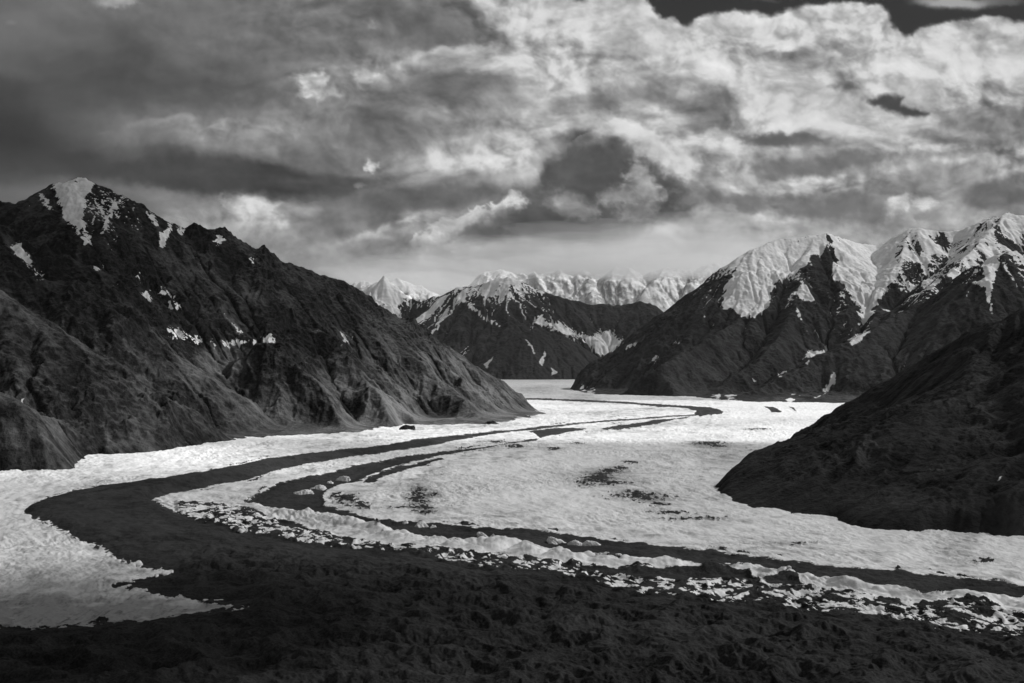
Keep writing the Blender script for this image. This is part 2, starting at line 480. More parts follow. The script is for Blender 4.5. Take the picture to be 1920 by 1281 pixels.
# --- near hillside on the right ---
R_ridges = [
    (0.8, [(1352, 908, 2750), (1400, 884, 2950), (1450, 860, 3100), (1500, 846, 3230), (1540, 828, 3300), (1560, 815, 3350), (1600, 790, 3400), (1650, 758, 3450),
     (1690, 740, 3420), (1712, 725, 3400), (1722, 706, 3390), (1745, 672, 3370), (1770, 664, 3340), (1800, 650, 3320), (1825, 628, 3290), (1850, 612, 3260), (1895, 590, 3220), (1920, 578, 3200),
     (2000, 540, 3150), (2200, 450, 3100), (2500, 380, 3000)]),
    (0.6, [(1850, 612, 3260), (1830, 690, 3000), (1790, 760, 2800), (1740, 830, 2650), (1690, 890, 2500), (1640, 945, 2350)]),
    (0.6, [(1990, 560, 3150), (1980, 660, 2850), (1930, 760, 2600), (1880, 830, 2430), (1830, 890, 2300), (1790, 950, 2180)]),
    (0.6, [(2200, 480, 3000), (2150, 650, 2600), (2080, 780, 2350), (2000, 880, 2180), (1930, 950, 2060), (1890, 985, 2000)]),
    (0.34, [(1430, 900, 2750), (1500, 880, 2800), (1580, 852, 2750), (1660, 812, 2750), (1740, 772, 2750), (1850, 720, 2700), (2000, 640, 2650)]),
    (0.32, [(1450, 942, 2420), (1520, 930, 2400), (1600, 925, 2320), (1700, 908, 2260), (1800, 884, 2200), (1920, 850, 2150), (2100, 790, 2100)]),
    (0.5, [(1650, 765, 3440), (1610, 850, 3080), (1560, 905, 2800), (1530, 940, 2550)]),
    (0.4, [(2500, 500, 2600), (2400, 700, 2300), (2250, 850, 2100), (2150, 950, 1980)]),
]
def R_snow_fn(c):
    s = patches(c, [[(1868, 902), (1877, 893), (1879, 894), (1870, 905)]], 2, 30, 31)
    return 0.5 + s * 0.8
def R_tone_fn(c):
    n = fbm(c['X'] / 160, c['Y'] / 160, 5, 170)
    t = 0.28 + 0.30 * n + c['conc'] * -0.02 + 0.20 * c['sB'] + 0.13 * c['sA']
    st = ridged(c['X'] / 26 + c['h'] / 60, c['Y'] / 240, 4, 171)
    t += 0.05 * st
    blobs = np.exp(-((c['px'] - 1690) / 60) ** 2 - ((c['py'] - 940) / 26) ** 2) + np.exp(-((c['px'] - 1790) / 60) ** 2 - ((c['py'] - 945) / 26) ** 2)
    t += blobs * 0.35 * sst(-0.2, 0.6, st)
    return np.clip(t, 0, 1)
R_foot = [(1336,915),(1346,927),(1370,940),(1400,951),(1480,966),(1560,971),(1590,986),(1640,995),(1700,998),(1760,1000),(1840,1004),(1920,1009),(2300,1040),(3000,1070),(3000,770),(2300,775),(1900,800),(1700,812),(1600,826),(1520,838),(1460,855),(1400,868),(1370,892)]
make_mountain('hillside', R_ridges, (350, 2700, 1750, 4300), 3.0, 0.5, rock_right, 13, flare=0, gully=(20, 300),
              er=(20, 0.007, 25), snow_fn=R_snow_fn, tone_fn=R_tone_fn, warp=30, foot=R_foot, apron=(48, 330), crag=(17, 110), rough_zone=400., keep_z=-8,
              label='near black hillside sloping down to the glacier on the right')

# --- snow massif behind, right ---
S_ridges = [
    [(1060, 742, 11000), (1085, 735, 11050), (1100, 715, 11150), (1140, 690, 11200), (1185, 665, 11250), (1240, 620, 11300), (1262, 600, 11350), (1300, 570, 11400), (1330, 540, 11500), (1360, 518, 11600),
     (1385, 490, 11700), (1405, 470, 11800), (1440, 455, 11900), (1470, 447, 12000), (1500, 445, 12000), (1535, 441, 12000), (1550, 437, 12000),
     (1575, 443, 12100), (1600, 455, 12300), (1640, 460, 12400), (1670, 452, 12300), (1690, 442, 12150), (1705, 430, 12050), (1722, 427, 12000), (1745, 430, 12000),
     (1790, 436, 11950), (1825, 424, 11900), (1850, 408, 11850), (1875, 405, 11800), (1890, 401, 11800), (1920, 404, 11750), (2000, 410, 11700), (2100, 385, 11600), (2350, 420, 11500)],
    [(1440, 455, 11900), (1420, 510, 11500), (1400, 570, 11100), (1380, 605, 10800), (1347, 622, 10500), (1290, 658, 10050), (1228, 692, 9600), (1180, 728, 9300), (1150, 744, 9150)],
    [(1535, 441, 12000), (1515, 480, 11600), (1500, 520, 11250), (1490, 570, 10850), (1470, 620, 10400), (1430, 670, 9900), (1370, 715, 9400), (1330, 745, 9000)],
    [(1550, 437, 12000), (1560, 480, 11600), (1578, 530, 11150), (1592, 580, 10700), (1603, 615, 10350), (1590, 650, 10000)],
    [(1705, 430, 12050), (1690, 475, 11600), (1668, 520, 11200), (1645, 570, 10750), (1630, 612, 10300)],
    [(1890, 402, 11800), (1850, 440, 11300), (1810, 480, 10850), (1770, 520, 10400), (1730, 565, 10000), (1665, 600, 9500), (1620, 628, 9300), (1590, 642, 9250), (1553, 660, 9200), (1512, 680, 9100), (1481, 697, 9000), (1450, 717, 8900), (1400, 738, 8700), (1350, 750, 8500)],
    [(2200, 440, 10200), (2050, 462, 9900), (1960, 478, 9750), (1900, 474, 9700), (1868, 478, 9700), (1850, 500, 9550), (1855, 540, 9350), (1862, 590, 9100), (1830, 640, 8850), (1770, 690, 8600), (1700, 730, 8350), (1650, 752, 8150)],
    [(1950, 560, 9300), (1900, 600, 8900), (1850, 650, 8650), (1800, 700, 8300)],
]
S_snow = [
    [(1385, 494), (1440, 458), (1535, 442), (1550, 440), (1540, 470), (1500, 495), (1470, 520), (1448, 545), (1440, 575), (1420, 592), (1390, 596), (1375, 580), (1352, 582), (1358, 550), (1370, 520)],
    [(1552, 441), (1600, 456), (1668, 454), (1690, 444), (1682, 470), (1690, 500), (1668, 545), (1640, 580), (1628, 610), (1612, 616), (1606, 580), (1584, 545), (1572, 505), (1562, 470)],
    [(1345, 600), (1340, 612), (1328, 622), (1334, 608)],
    [(1868, 478), (1882, 484), (1874, 510), (1862, 535), (1858, 565), (1866, 590), (1858, 588), (1850, 560), (1846, 540), (1822, 530), (1850, 520), (1838, 500), (1850, 486)],
    [(1590, 640), (1612, 626), (1636, 618), (1620, 634), (1596, 646)],
    [(1505, 668), (1520, 660), (1548, 656), (1530, 668), (1512, 678), (1498, 682)], [(1408, 706), (1416, 712), (1428, 718), (1414, 722)],
    [(1460, 700), (1470, 696), (1462, 706)], [(1340, 745), (1350, 741), (1346, 748)], [(1362, 742), (1380, 744), (1366, 748)],
    [(1555, 708), (1562, 704), (1552, 726), (1546, 738)], [(1475, 750), (1490, 744), (1480, 754)], [(1520, 752), (1535, 744), (1528, 754)],
    [(1175, 650), (1192, 640), (1188, 646), (1176, 654)], [(1262, 520), (1264, 522), (1262, 524)],
    [(1322, 590), (1330, 584), (1326, 600)], [(1268, 636), (1274, 640), (1266, 650)], [(1220, 676), (1228, 668), (1224, 680)],
    [(1090, 728), (1096, 724), (1094, 732)], [(1105, 734), (1114, 730), (1108, 738)],
]
def streak(c, wl, along, seed, oct=4):
    """noise drawn out down the fall line"""

    return 0
def S_snow_fn(c):
    s = patches(c, S_snow, 10, 160, 231) + 0.2 * c['sA'] + 0.2 * c['sB'] + 0.12 * c['hol']
    X, Y, h = c['X'], c['Y'], c['h']
    n = ridged((X - 0.5 * Y) / 120, (Y + X * 0.5) / 900, 4, 241)
    n3 = ridged((X + 0.5 * Y) / 110, (Y - X * 0.5) / 800, 4, 246)
    side = sst(-0.1, 0.15, c['gx'])
    n = n * side + n3 * (1 - side)
    n2 = fbm(X / 70, Y / 70, 4, 244)
    snowline = 1130 - 190 * sst(1640, 1750, c['px']) + 90 * np.exp(-((c['px'] - 1530) / 60.0) ** 2) + 250 * sst(1400, 1300, c['px'])
    wide = np.exp(-((c['px'] - 1530) / 70.0) ** 2) + sst(1640, 1720, c['px'])
    rockp = 0
    for (cx, cy, rx, ry) in [(1712,455,20,22),(1735,490,26,16),(1775,500,34,14),(1800,462,30,10),(1845,470,16,24),(1895,470,30,14),(1915,510,14,24),(1555,480,16,40),(1530,520,30,34),(1500,520,22,24),(1580,520,16,40),(1690,520,18,26),(1660,560,16,26),(1870,430,10,24),(1765,455,12,12),(1480,540,20,20)]:
        rockp = rockp + np.exp(-((c['px'] - cx) / rx) ** 2 - ((c['py'] - cy) / ry) ** 2)
    elev = np.minimum((h - snowline) / (520 + 200 * wide), 0.75 - 0.33 * np.clip(wide, 0, 1)) - 0.42 * np.clip(rockp, 0, 1.2)
    base = 0.5 + elev + (0.07 + 0.12 * wide) * (c['sB'] + c['sA']) + 0.16 * n + 0.15 * n2 + 0.26 * c['sA'] + 0.26 * c['sB'] + 0.26 * c['hol'] - 0.4 * (c['slope'] - 0.8)
    base = np.where(c['Y'] < 9950, np.minimum(base, 0.5 + (h - 1120) / 500 + 0.1 * n + 0.25 * c['sA'] + 0.2 * c['sB'] + 0.2 * c['hol']), base)
    return np.maximum(base, 0.5 + s * 0.7)
def S_tone_fn(c):
    n = fbm(c['X'] / 500, c['Y'] / 500, 5, 270)
    t = 0.35 + 0.25 * n - 0.3 * (c['slope'] - 0.7) + 0.18 * c['sB'] + 0.12 * c['sA']
    t += 0.25 * sst(0.1, 0.7, ridged((c['X'] - 0.6 * c['Y']) / 90, (c['Y'] + 0.6 * c['X']) / 900, 3, 275)) * sst(700, 200, c['h'])
    return np.clip(t, 0, 1)
S_foot = [(1066,729),(1080,736),(1110,739.5),(1160,741),(1230,742.5),(1290,744.5),(1340,750),(1400,754),(1500,755.5),(1640,756.5),(2600,758),(2600,700),(1150,700),(1110,712),(1085,722)]
make_mountain('mountain_range', S_ridges, (300, 6300, 7900, 12900), 8.0, 0.75, rock_far, 23, flare=50, gully=(70, 760),
              er=(24, 0.013, 90), snow_fn=S_snow_fn, tone_fn=S_tone_fn, warp=80, foot=S_foot, apron=(20, 200), crag=(56, 300), rough_zone=1200., smooth_above=1050,
              label='snow-capped range with hanging icefalls behind the glacier on the right')

# --- mountain closing the valley ---
C_ridges = [
    (1.35, [(700, 545, 21700), (712, 530, 21700), (720, 516, 21700), (728, 530, 21650), (738, 548, 21600)]),
    [(560, 580, 22500), (640, 560, 22300), (690, 540, 22000), (720, 524, 22000), (735, 535, 22000), (748, 560, 21800), (765, 568, 21700), (790, 565, 21500), (830, 552, 21300), (857, 540, 21200),
     (880, 536, 21100), (920, 528, 21000), (950, 520, 21000), (975, 527, 21000), (1000, 540, 21000), (1040, 555, 21000), (1070, 560, 21000), (1100, 570, 21000),
     (1150, 573, 21000), (1170, 574, 21000), (1200, 565, 20900), (1225, 570, 20900), (1260, 595, 20900), (1320, 640, 20900)],
    [(857, 540, 21200), (850, 580, 20500), (840, 620, 19900), (850, 660, 19200), (870, 690, 18600)],
    [(950, 520, 21000), (970, 560, 20500), (960, 600, 20000), (940, 640, 19400)],
    [(1040, 555, 21000), (1010, 590, 20400), (1000, 612, 19900)],
    [(720, 524, 22000), (740, 570, 21400), (780, 610, 20700)],
    [(1170, 574, 21000), (1160, 610, 20600), (1150, 640, 20300)],
]
C2_ridges = [
    [(880, 700, 18000), (905, 682, 18100), (930, 655, 18200), (960, 632, 18300), (985, 620, 18400), (1000, 617, 18450), (1020, 619, 18500), (1040, 624, 18500), (1080, 642, 18500), (1105, 660, 18500), (1122, 682, 18500), (1128, 698, 18500)],
    [(1000, 617, 18450), (990, 650, 18200), (960, 690, 17900)], [(1020, 619, 18500), (1040, 660, 18200), (1050, 700, 17900)],
]
C_snow = [
    [(1003, 592), (1015, 590), (1028, 606), (1050, 604), (1085, 622), (1110, 628), (1120, 622), (1150, 620), (1165, 636), (1170, 640), (1140, 668), (1120, 662), (1090, 640), (1050, 622), (1020, 612), (1000, 606)],
    [(852, 548), (866, 552), (890, 575), (920, 600), (936, 610), (915, 604), (885, 584)], [(806, 628), (830, 590), (842, 575), (838, 592), (818, 620)],
    [(868, 660), (876, 655), (870, 668)],
]
def C_snow_fn(c):
    s = patches(c, C_snow, 7, 260, 331) + 0.25 * c['sA'] + 0.2 * c['hol']
    X, Y, h = c['X'], c['Y'], c['h']
    n = ridged((X - 0.5 * Y) / 190, (Y + 0.5 * X) / 1500, 4, 341)
    n3 = ridged((X + 0.5 * Y) / 190, (Y - 0.5 * X) / 1500, 4, 342)
    side = sst(-0.1, 0.15, c['gx']); n = n * side + n3 * (1 - side)
    line = 1420 - 650 * sst(860, 760, c['px']) + 260 * sst(1000, 1080, c['px'])
    base = 0.5 + (h - line) / 900 + 0.2 * n + 0.1 * fbm(X / 140, Y / 140, 4, 344) + 0.28 * c['sA'] + 0.25 * c['sB'] + 0.25 * c['hol'] - 0.2
    return np.maximum(base, 0.5 + s * 0.8)
def C2_snow_fn(c):
    s = patches(c, [[(1012, 680), (1024, 655), (1022, 678), (1016, 684)], [(1034, 690), (1044, 700), (1034, 704)], [(908, 684), (925, 668), (912, 690)], [(985, 636), (995, 644), (1004, 668), (990, 646)]], 5, 200, 431)
    return 0.5 + s * 0.8 
make_mountain('mountain_peak', C_ridges, (-4200, 3900, 18600, 22800), 14.0, 0.72, rock_mid, 33, flare=80, gully=(110, 900),
              er=(20, 0.02, 120), snow_fn=C_snow_fn, tone_fn=S_tone_fn, warp=120, keep_z=100, crag=(70, 420), rough_zone=2000.,
              label='snow-streaked rocky mountain closing the head of the valley')
make_mountain('hill', C2_ridges, (-1300, 2100, 16400, 19800), 13.0, 0.7, rock_mid, 43, flare=80, gully=(60, 900),
              er=(16, 0.02, 60), snow_fn=C2_snow_fn, tone_fn=lambda c: S_tone_fn(c) * 0.7, warp=60,
              label='dark rounded hill in front of the mountain at the head of the valley')
# --- highest snow wall, far away ---
F_ridges = [
    [(450, 560, 31000), (600, 548, 31000), (700, 530, 31000), (760, 527, 31000), (830, 556, 31000), (870, 560, 31000), (892, 530, 30500), (905, 512, 30500), (930, 508, 30500), (960, 512, 30500), (1000, 516, 30500), (1050, 508, 30500), (1075, 520, 30500), (1095, 508, 30500),
     (1115, 524, 30500), (1150, 506, 30500), (1180, 500, 30500), (1205, 516, 30500), (1250, 500, 30500), (1285, 514, 30500), (1330, 498, 30500), (1400, 505, 30500), (1500, 500, 30500)],
    [(1095, 508, 30500), (1105, 530, 30000), (1115, 555, 29500), (1125, 575, 29000)], [(1180, 500, 30500), (1178, 530, 30000), (1170, 580, 29400)],
    [(1250, 500, 30500), (1225, 530, 29800), (1215, 580, 29200)], [(1330, 498, 30500), (1300, 530, 29800), (1290, 580, 29200)],
    [(905, 512, 30500), (895, 540, 30000), (880, 570, 29500)], [(1000, 508, 30500), (1020, 540, 29900), (1040, 570, 29300)],
]
def F_snow_fn(c):
    return 0.74 + 0.12 * c['hol'] + 0.35 * fbm(c['X'] / 260, c['Y'] / 260, 5, 531) - 0.45 * (c['slope'] - 0.85) + 0.1 * c['sA'] + 0.15 * c['sB']
make_mountain('snow_mountain', F_ridges, (-7500, 8000, 27800, 31800), 24.0, 0.9, snow_far, 53, flare=100, gully=(160, 1100),
              er=(18, 0.016, 120), snow_fn=F_snow_fn, warp=100, keep_z=300, crag=(130, 700), rough_zone=3000.,
              label='pale snow wall far behind the valley with its top in cloud')

# cloud lying on the highest peaks
def cloud_bank(name, px, py, Y, rx, ry, rz, dens, seed, label):
    import bmesh
    bm = bmesh.new(); bmesh.ops.create_icosphere(bm, subdivisions=5, radius=1.0)
    co = np.array([v.co[:] for v in bm.verts])
    n = 1 + 0.55 * fbm(co[:, 0] * 1.6 + co[:, 2] * .9, co[:, 1] * 1.6 - co[:, 2], 4, seed) + 0.10 * fbm(co[:, 0] * 6 + co[:, 2] * 3, co[:, 1] * 6 - co[:, 2] * 4, 3, seed + 2)
    x, y, z = W3(px, py, Y)
    for v, k in zip(bm.verts, n): v.co = (x + v.co.x * rx * k, y + v.co.y * ry * k, z + v.co.z * rz * k)
    me = bpy.data.meshes.new(name); bm.to_mesh(me); bm.free()
    t = NT(name + '_vapour'); v = t.n('ShaderNodeVolumePrincipled'); v.inputs['Density'].default_value = dens; v.inputs['Color'].default_value = (.8, .8, .8, 1); v.inputs['Anisotropy'].default_value = 0.0
    t.l(v.outputs[0], t.out.inputs['Volume']); me.materials.append(t.m)
    o = bpy.data.objects.new(name, me); sc.collection.objects.link(o); o['kind'] = 'structure'; o['label'] = label
for k_, (px_, py_, Y_, rx_, ry_, rz_, d_, lab_) in enumerate([
  (1240, 470, 28200, 4600, 2000, 760, 0.00014, 'faint upper veil of cloud over the far snow wall'), (1255, 486, 28000, 3600, 1700, 500, 0.00022, 'low cloud lying on the right half of the far snow wall'), (1200, 500, 27900, 2600, 1300, 280, 0.00030, 'densest cloud at the crest of the far snow wall'),
  (985, 484, 28400, 3300, 1500, 470, 0.00014, 'thin cloud over the left half of the far snow wall'), (1000, 500, 28000, 2000, 1100, 230, 0.00022, 'low wisp of cloud on the left part of the far snow wall'),
  (800, 516, 25400, 2300, 1500, 420, 0.00016, 'mist behind the small pyramid peak'), (790, 530, 25200, 1400, 1000, 240, 0.00026, 'denser mist low behind the small pyramid peak')]):
    cloud_bank('cloud_bank', px_, py_, Y_, rx_, ry_, rz_, d_, 61 + k_, lab_)
# ------------------------------------------------------------------ the glacier
MAIN = [(1307,777),(1250,780),(1200,784),(1133,789),(1070,794),(1017,800),(960,807),(917,810),(870,815),(800,822),(783,824),(740,832),(683,840),(640,843),(570,852),(504,860),(460,870),(414,879),(370,888),(317,897),(260,904),(198,912),(160,919),(119,928),(80,937),(61,944),(46,955),(43,964),(60,972),(90,982),(120,998),(151,1014),(180,1022),(202,1032),(215,1044),(223,1056),(324,1076),(252,1086),(212,1101),(252,1108),(353,1124),(472,1139),(360,1153),(270,1166),(150,1176),(0,1184),(-200,1190),(-900,1220),(-1200,2800),(3000,2800),(3000,1400),(2100,1226),(1990,1212),(1920,1202),(1863,1197),(1780,1193),(1713,1177),(1593,1158),(1519,1146),(1440,1137),(1379,1133),(1307,1120),(1206,1112),(1152,1104),(1109,1083),(1055,1081),(1040,1074),(922,1068),(854,1059),(767,1036),(681,1032),(640,1025),(576,1020),(504,1004),(439,996),(414,978),(378,975),(342,964),(281,937),(330,925),(378,917),(479,896),(540,878),(640,860),(700,852),(733,847),(800,837),(867,825),(933,813),(1000,807),(1050,800),(1133,792),(1250,783),(1307,780)]
ARM = [(985,747),(1060,749.5),(1100,750.5),(1160,754),(1240,759),(1290,762),(1320,764),(1345,767),(1356,773),(1353,777),(1310,781),(1304,776),(1306,771),(1290,767),(1240,763),(1160,757),(1060,752.5),(985,750)]
D2 = [(463,944),(486,924),(526,905),(570,896),(616,887),(670,874),(760,856),(868,843),(940,833),(1012,821),(1005,827),(933,836),(904,842),(814,857),(742,874),(700,889),(666,906),(640,910),(618,918),(606,935),(612,950),(655,964),(700,972),(724,975),(796,980),(900,989),(972,991),(1026,1000),(1123,1009),(1224,1022),(1280,1028),(1380,1040),(1480,1052),(1580,1065),(1697,1073),(1800,1083),(1920,1097),(2050,1112),(2300,1140),(2900,1190),(2900,1230),(2300,1178),(2050,1138),(1920,1122),(1897,1130),(1780,1112),(1730,1118),(1663,1107),(1580,1093),(1473,1083),(1450,1075),(1422,1068),(1332,1068),(1260,1054),(1188,1054),(1102,1040),(1073,1047),(1040,1036),(976,1018),(922,1020),(825,1016),(746,1000),(688,986),(623,971),(526,960)]
JN = [(990,809),(1040,803),(1075,802),(1103,806),(1065,811),(1033,817),(1012,822),(1005,816)]
D2B = [(695,892),(742,876),(790,866),(825,858),(830,862),(800,871),(760,883),(717,895),(700,905),(680,905)]
D3 = [(1130,806),(1180,797),(1233,788),(1300,781),(1262,789),(1222,797),(1175,804)]
D4 = [(1430,763),(1450,764),(1466,772),(1462,775),(1446,774),(1442,768)]
D5 = [(1479,762.5),(1488,765),(1495,773),(1490,771)]
POCKET = [[(1050,1060),(1150,1069),(1307,1074),(1400,1079),(1412,1092),(1300,1091),(1200,1084),(1100,1073),(1050,1067)], [(1425,1090),(1470,1088),(1505,1096),(1507,1104),(1440,1100)], [(1640,1128),(1700,1136),(1780,1134),(1760,1142),(1680,1140)],
          [(520,976),(560,985),(590,1000),(560,996),(530,986)], [(885,1045),(935,1050),(900,1052)]]
MIXTOP = [(330,942),(400,945),(460,955),(490,964),(580,993),(652,1011),(724,1022),(778,1025),(868,1036),(940,1043),(1040,1056),(1073,1056),(1152,1067),(1206,1068),(1307,1072),(1350,1072),(1404,1077),(1418,1090),(1476,1086),(1508,1104),(1613,1120),(1697,1133),(1780,1130),(1847,1133),(1897,1148),(2000,1165),(2300,1200),(2900,1260)]
MIX = MIXTOP + [(3000,1420),(2100,1240),(1990,1246),(1920,1234),(1863,1228),(1780,1220),(1713,1200),(1593,1178),(1519,1165),(1440,1155),(1379,1150),(1307,1138),(1206,1127),(1152,1116),(1109,1096),(1055,1090),(922,1073),(854,1064),(767,1041),(681,1036),(576,1024),(504,1008),(439,1000),(400,985),(342,968)]
WRLINE = [(463,950),(526,965),(623,977),(688,993),(746,1007),(825,1020),(922,1027),(976,1027),(1040,1044),(1073,1051),(1102,1047),(1188,1060),(1260,1062),(1332,1070),(1422,1079),(1473,1086),(1540,1094),(1580,1103),(1663,1118),(1730,1126),(1780,1122),(1897,1138),(1960,1146),(2300,1188)]
DIRT = [(1120,900,40,10),(1145,885,24,6),(1195,932,44,7),(1290,975,44,4),(785,935,22,20),(800,955,14,8),(1330,833,34,4),(1345,838,20,3),(1128,893,24,6),(1150,908,34,5),(1185,925,28,5),(1212,940,26,4),(1262,962,34,3),(1180,868,16,3),(797,945,10,14),(783,922,10,8),(812,930,12,4),(1322,833,24,3),(965,838,26,3),(1085,832,18,2),(1165,880,16,4),(930,829,24,2.5),(890,842,26,2),(1040,843,20,2),
        (490,878,34,3),(560,868,22,2),(1570,797,20,2),(1420,806,30,1.5),(1240,948,20,3),(650,936,20,6),(670,950,24,5),(1845,1055,24,3),(1500,1022,26,2),(760,955,30,2)]
DUST_SHADE = [(1000,733,50,8,.5),(1130,757,110,3,.35),(1240,768,60,2.5,.4),(1100,775,110,4,.35),(1580,806,26,12,.6),(1240,795,50,4,.5),(1480,790,100,7,.25),(1330,795,80,7,.25),(1440,845,120,12,.35),(1400,870,60,20,.4),
        (1180,810,90,3,.3),(80,880,160,14,.2),(640,815,90,4,.35),(880,800,60,3,.45),(940,795,40,3,.3),(1200,890,120,18,.18),(60,1150,260,16,.6),(330,1140,120,8,.3),(140,1165,200,12,.7),(780,870,40,8,.15),(860,910,120,30,.10),(1090,745,30,10,.5)]  # grey patches: dust and shade both put into the ice colour

pys = np.concatenate([1.0 / np.linspace(1 / 690.0, 1 / 702.0, 10)[:-1], np.arange(702, 880, 0.8), np.arange(880, 1300, 0.62), np.arange(1300, 1480, 1.0), np.linspace(1481, 2400, 70)])
pxs = np.concatenate([np.linspace(-1500, -160, 90)[:-1], np.arange(-160, 2080, 1.7), np.linspace(2081, 3400, 90)])
PX, PY = np.meshgrid(pxs, pys)
GY = (H * F / (PY - HZ)); GX = ((PX - 960) / F * GY)
def flow_coords(x, y):
    return x, y
wl1 = 14 * fbm(GX / 120, GY / 120, 3, 601); wl2 = 14 * fbm(GX / 120 + 40, GY / 120, 3, 604)
ws1 = 9 * fbm(GX / 26, GY / 26, 4, 607, 0.6); ws2 = 9 * fbm(GX / 26 + 40, GY / 26, 4, 611, 0.6)
nearf = np.clip(2600 / GY, 0.35, 1.0)
wx = GX + (wl1 * 0.8 + ws1) ; wy = GY + (wl2 * 0.8 + ws2)
qx = (960 + F * wx / wy).astype(f32); qy = (HZ + F * H / wy).astype(f32)
log('glacier coords')
def inside(poly, pad=40):
    return psdf_local(qx, qy, poly, pad)
sM = inside(MAIN, 150); s2 = np.maximum(inside(D2, 150), np.maximum(inside(JN), inside(D2B)))
sA = np.maximum(inside(ARM, 12), np.maximum(inside(D3, 12), np.maximum(inside(D4, 12), inside(D5, 12))))
sX = inside(MIX, 30)
sP = np.full(qx.shape, -30.0)
for p in POCKET: sP = np.maximum(sP, inside(p, 12))
sWR = line_dist(qx, qy, WRLINE)
log('glacier outlines')
bw1 = 70 * fbm(GX / 420, GY / 420, 2, 672); bw2 = 70 * fbm(GX / 420 + 30, GY / 420, 2, 673)
n_fine = fbm(GX / 16, GY / 16, 3, 620)
n_mid = fbm(GX / 48, GY / 48, 3, 625)
n_big = fbm(GX / 180, GY / 180, 3, 630)
dark = 0.5 + np.maximum(sM, s2) / 9.0
dark = np.maximum(dark, 0.5 + sA / 5.0)
dark = np.clip(dark, -1, 2) + (0.30 * n_mid + 0.30 * n_fine) * nearf
# broken fringe where ice pinnacles poke through the stones
mu = (GX * 0.86 + GY * 0.5) / 15; mv = (GY * 0.86 - GX * 0.5) / 34
def jagf(x, y): return ridged((x * 0.9 + y * 0.35) / 30 + .1 * wl1, (y * 0.9 - x * 0.45) / 52, 4, 690, 0.55)
jag = jagf(GX, GY)
facing = np.clip((jag - jagf(GX + 3, GY - 8)) * 1.5, -1, 1)        # faces turned down-valley are clean ice, tops and backs carry stones
mixn = 0.5 + 1.25 * fbm(mu, mv, 5, 640, 0.62) + 0.2 + 0.6 * n_mid - 0.75 * facing
mixw = sst(-3, 5, sX)
dark = np.where(sM < 30, dark * (1 - mixw) + mixn * mixw + 0.035 * np.clip(sM, -1, 20) * mixw, dark)
dark = np.maximum(dark, np.where(sP > -2, 0.5 + sP / 6.0 + 0.5 * n_mid, -1))
# dirt melting out in patches
n_line = 0.55 * ridged((GX * 0.9 + GY * 0.2 + bw1) / 17, (GY * 0.9 - GX * 0.3 + bw2) / 60, 4, 711, 0.62) + 0.5 * fbm(GX / 9, GY / 16, 3, 713, 0.6) - 0.1
for (cx, cy, rx, ry) in DIRT:
    g = np.exp(-((qx - cx) / rx) ** 2 - ((qy - cy) / ry) ** 2)
    dark = np.maximum(dark, np.where(g > 0.03, -0.26 + 0.70 * g + 1.45 * n_line, -1))
# flow lines: thin dirty stripes that run along with the big debris bands
dd_ = np.minimum(-sM, -s2)
dd_ = np.where(dd_ > 0, dd_, -np.maximum(sM, s2))
along = qx / 210.0
fl = ridged(dd_ / 15.0 + 0.6 * n_big, along + dd_ / 200.0, 4, 721, 0.62)
flm = sst(0.35, 0.95, fl) * sst(-0.35, 0.35, fbm(qx / 130.0, dd_ / 30.0, 3, 727)) * sst(150, 60, dd_)
near_band = sst(46, 4, dd_) 
off = (sM < -2) & (s2 < -2) & (sX < 2)
dark = np.where(off, dark + flm * (0.25 + 0.75 * near_band) * (0.75 + 1.0 * n_fine), dark)
dirtw = sst(0.2, 0.6, dark) * (sM < -4) * (s2 < -4) * sst(10, -4, sX)
# thin open cracks and dirt lines in the ice
ck = ridged((GX + bw1) / 70, (GY + bw2) / 34, 3, 701, 0.5)
ckm = sst(0.55, 0.9, ck) * sst(0.05, 0.5, fbm(GX / 130, GY / 200, 4, 704) + 0.25 * (qy > 930) * (qx > 900)) * (fbm(GX / 14, GY / 20, 3, 706) + 0.55)
dark = np.where((sM < -3) & (s2 < -3) & (sX < 2), dark + 1.15 * ckm * np.clip(4200 / GY, 0.3, 1), dark)
# small ice windows along the left edge and inside the debris
edge = np.exp(-(np.maximum(sM, 0) / 9.0) ** 2) * (qx < 420) * (qy > 950)
dark += np.exp(-(sM / 16.0) ** 2) * (qx < 480) * (qy > 940) * nearf * 1.3 * fbm(GX / 17, GY / 30, 4, 652, 0.6)
dark -= edge * 0.9 * np.maximum(fbm(GX / 26, GY / 14, 3, 650) + 0.05, 0)
spk = fbm(GX / 7, GY / 7, 2, 655)
dark -= np.where((sM > 8) & (qy > 1010), 1.6 * np.clip(spk * (0.7 + n_big) - 0.62, 0, 1) * 5, 0)
dust_shade = np.zeros(qx.shape)
for (cx, cy, rx, ry, s) in DUST_SHADE:
    dust_shade += s * np.exp(-((qx - cx) / rx) ** 2 - ((qy - cy) / ry) ** 2)
low = sst(1085, 1165, qy) * sst(560, 380, qx)  # lower-left fade: shade painted into the ice colour, mixed with debris
dust_shade += off * flm * 0.45 + off * 0.35 * near_band * sst(-0.2, 0.6, n_mid)
dust_shade += low * (0.75 + 0.8 * fbm(GX / 50, GY / 22, 4, 715)) + 0.25 * sst(960, 1100, qy) * sst(420, 200, qx)
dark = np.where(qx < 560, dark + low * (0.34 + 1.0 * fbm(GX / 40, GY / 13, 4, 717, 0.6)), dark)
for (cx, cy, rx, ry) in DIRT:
    dust_shade += 0.45 * np.exp(-((qx - cx) / (rx * 1.5)) ** 2 - ((qy - cy) / (ry * 1.5)) ** 2)
dust_shade = np.clip(dust_shade * (1 + 0.8 * n_mid) + 0.10 + 0.16 * n_mid + 0.12 * n_fine + 0.22 * fbm(GX / 260, GY / 420, 4, 633), 0, 1)
icy = sst(0.6, 0.35, dark)
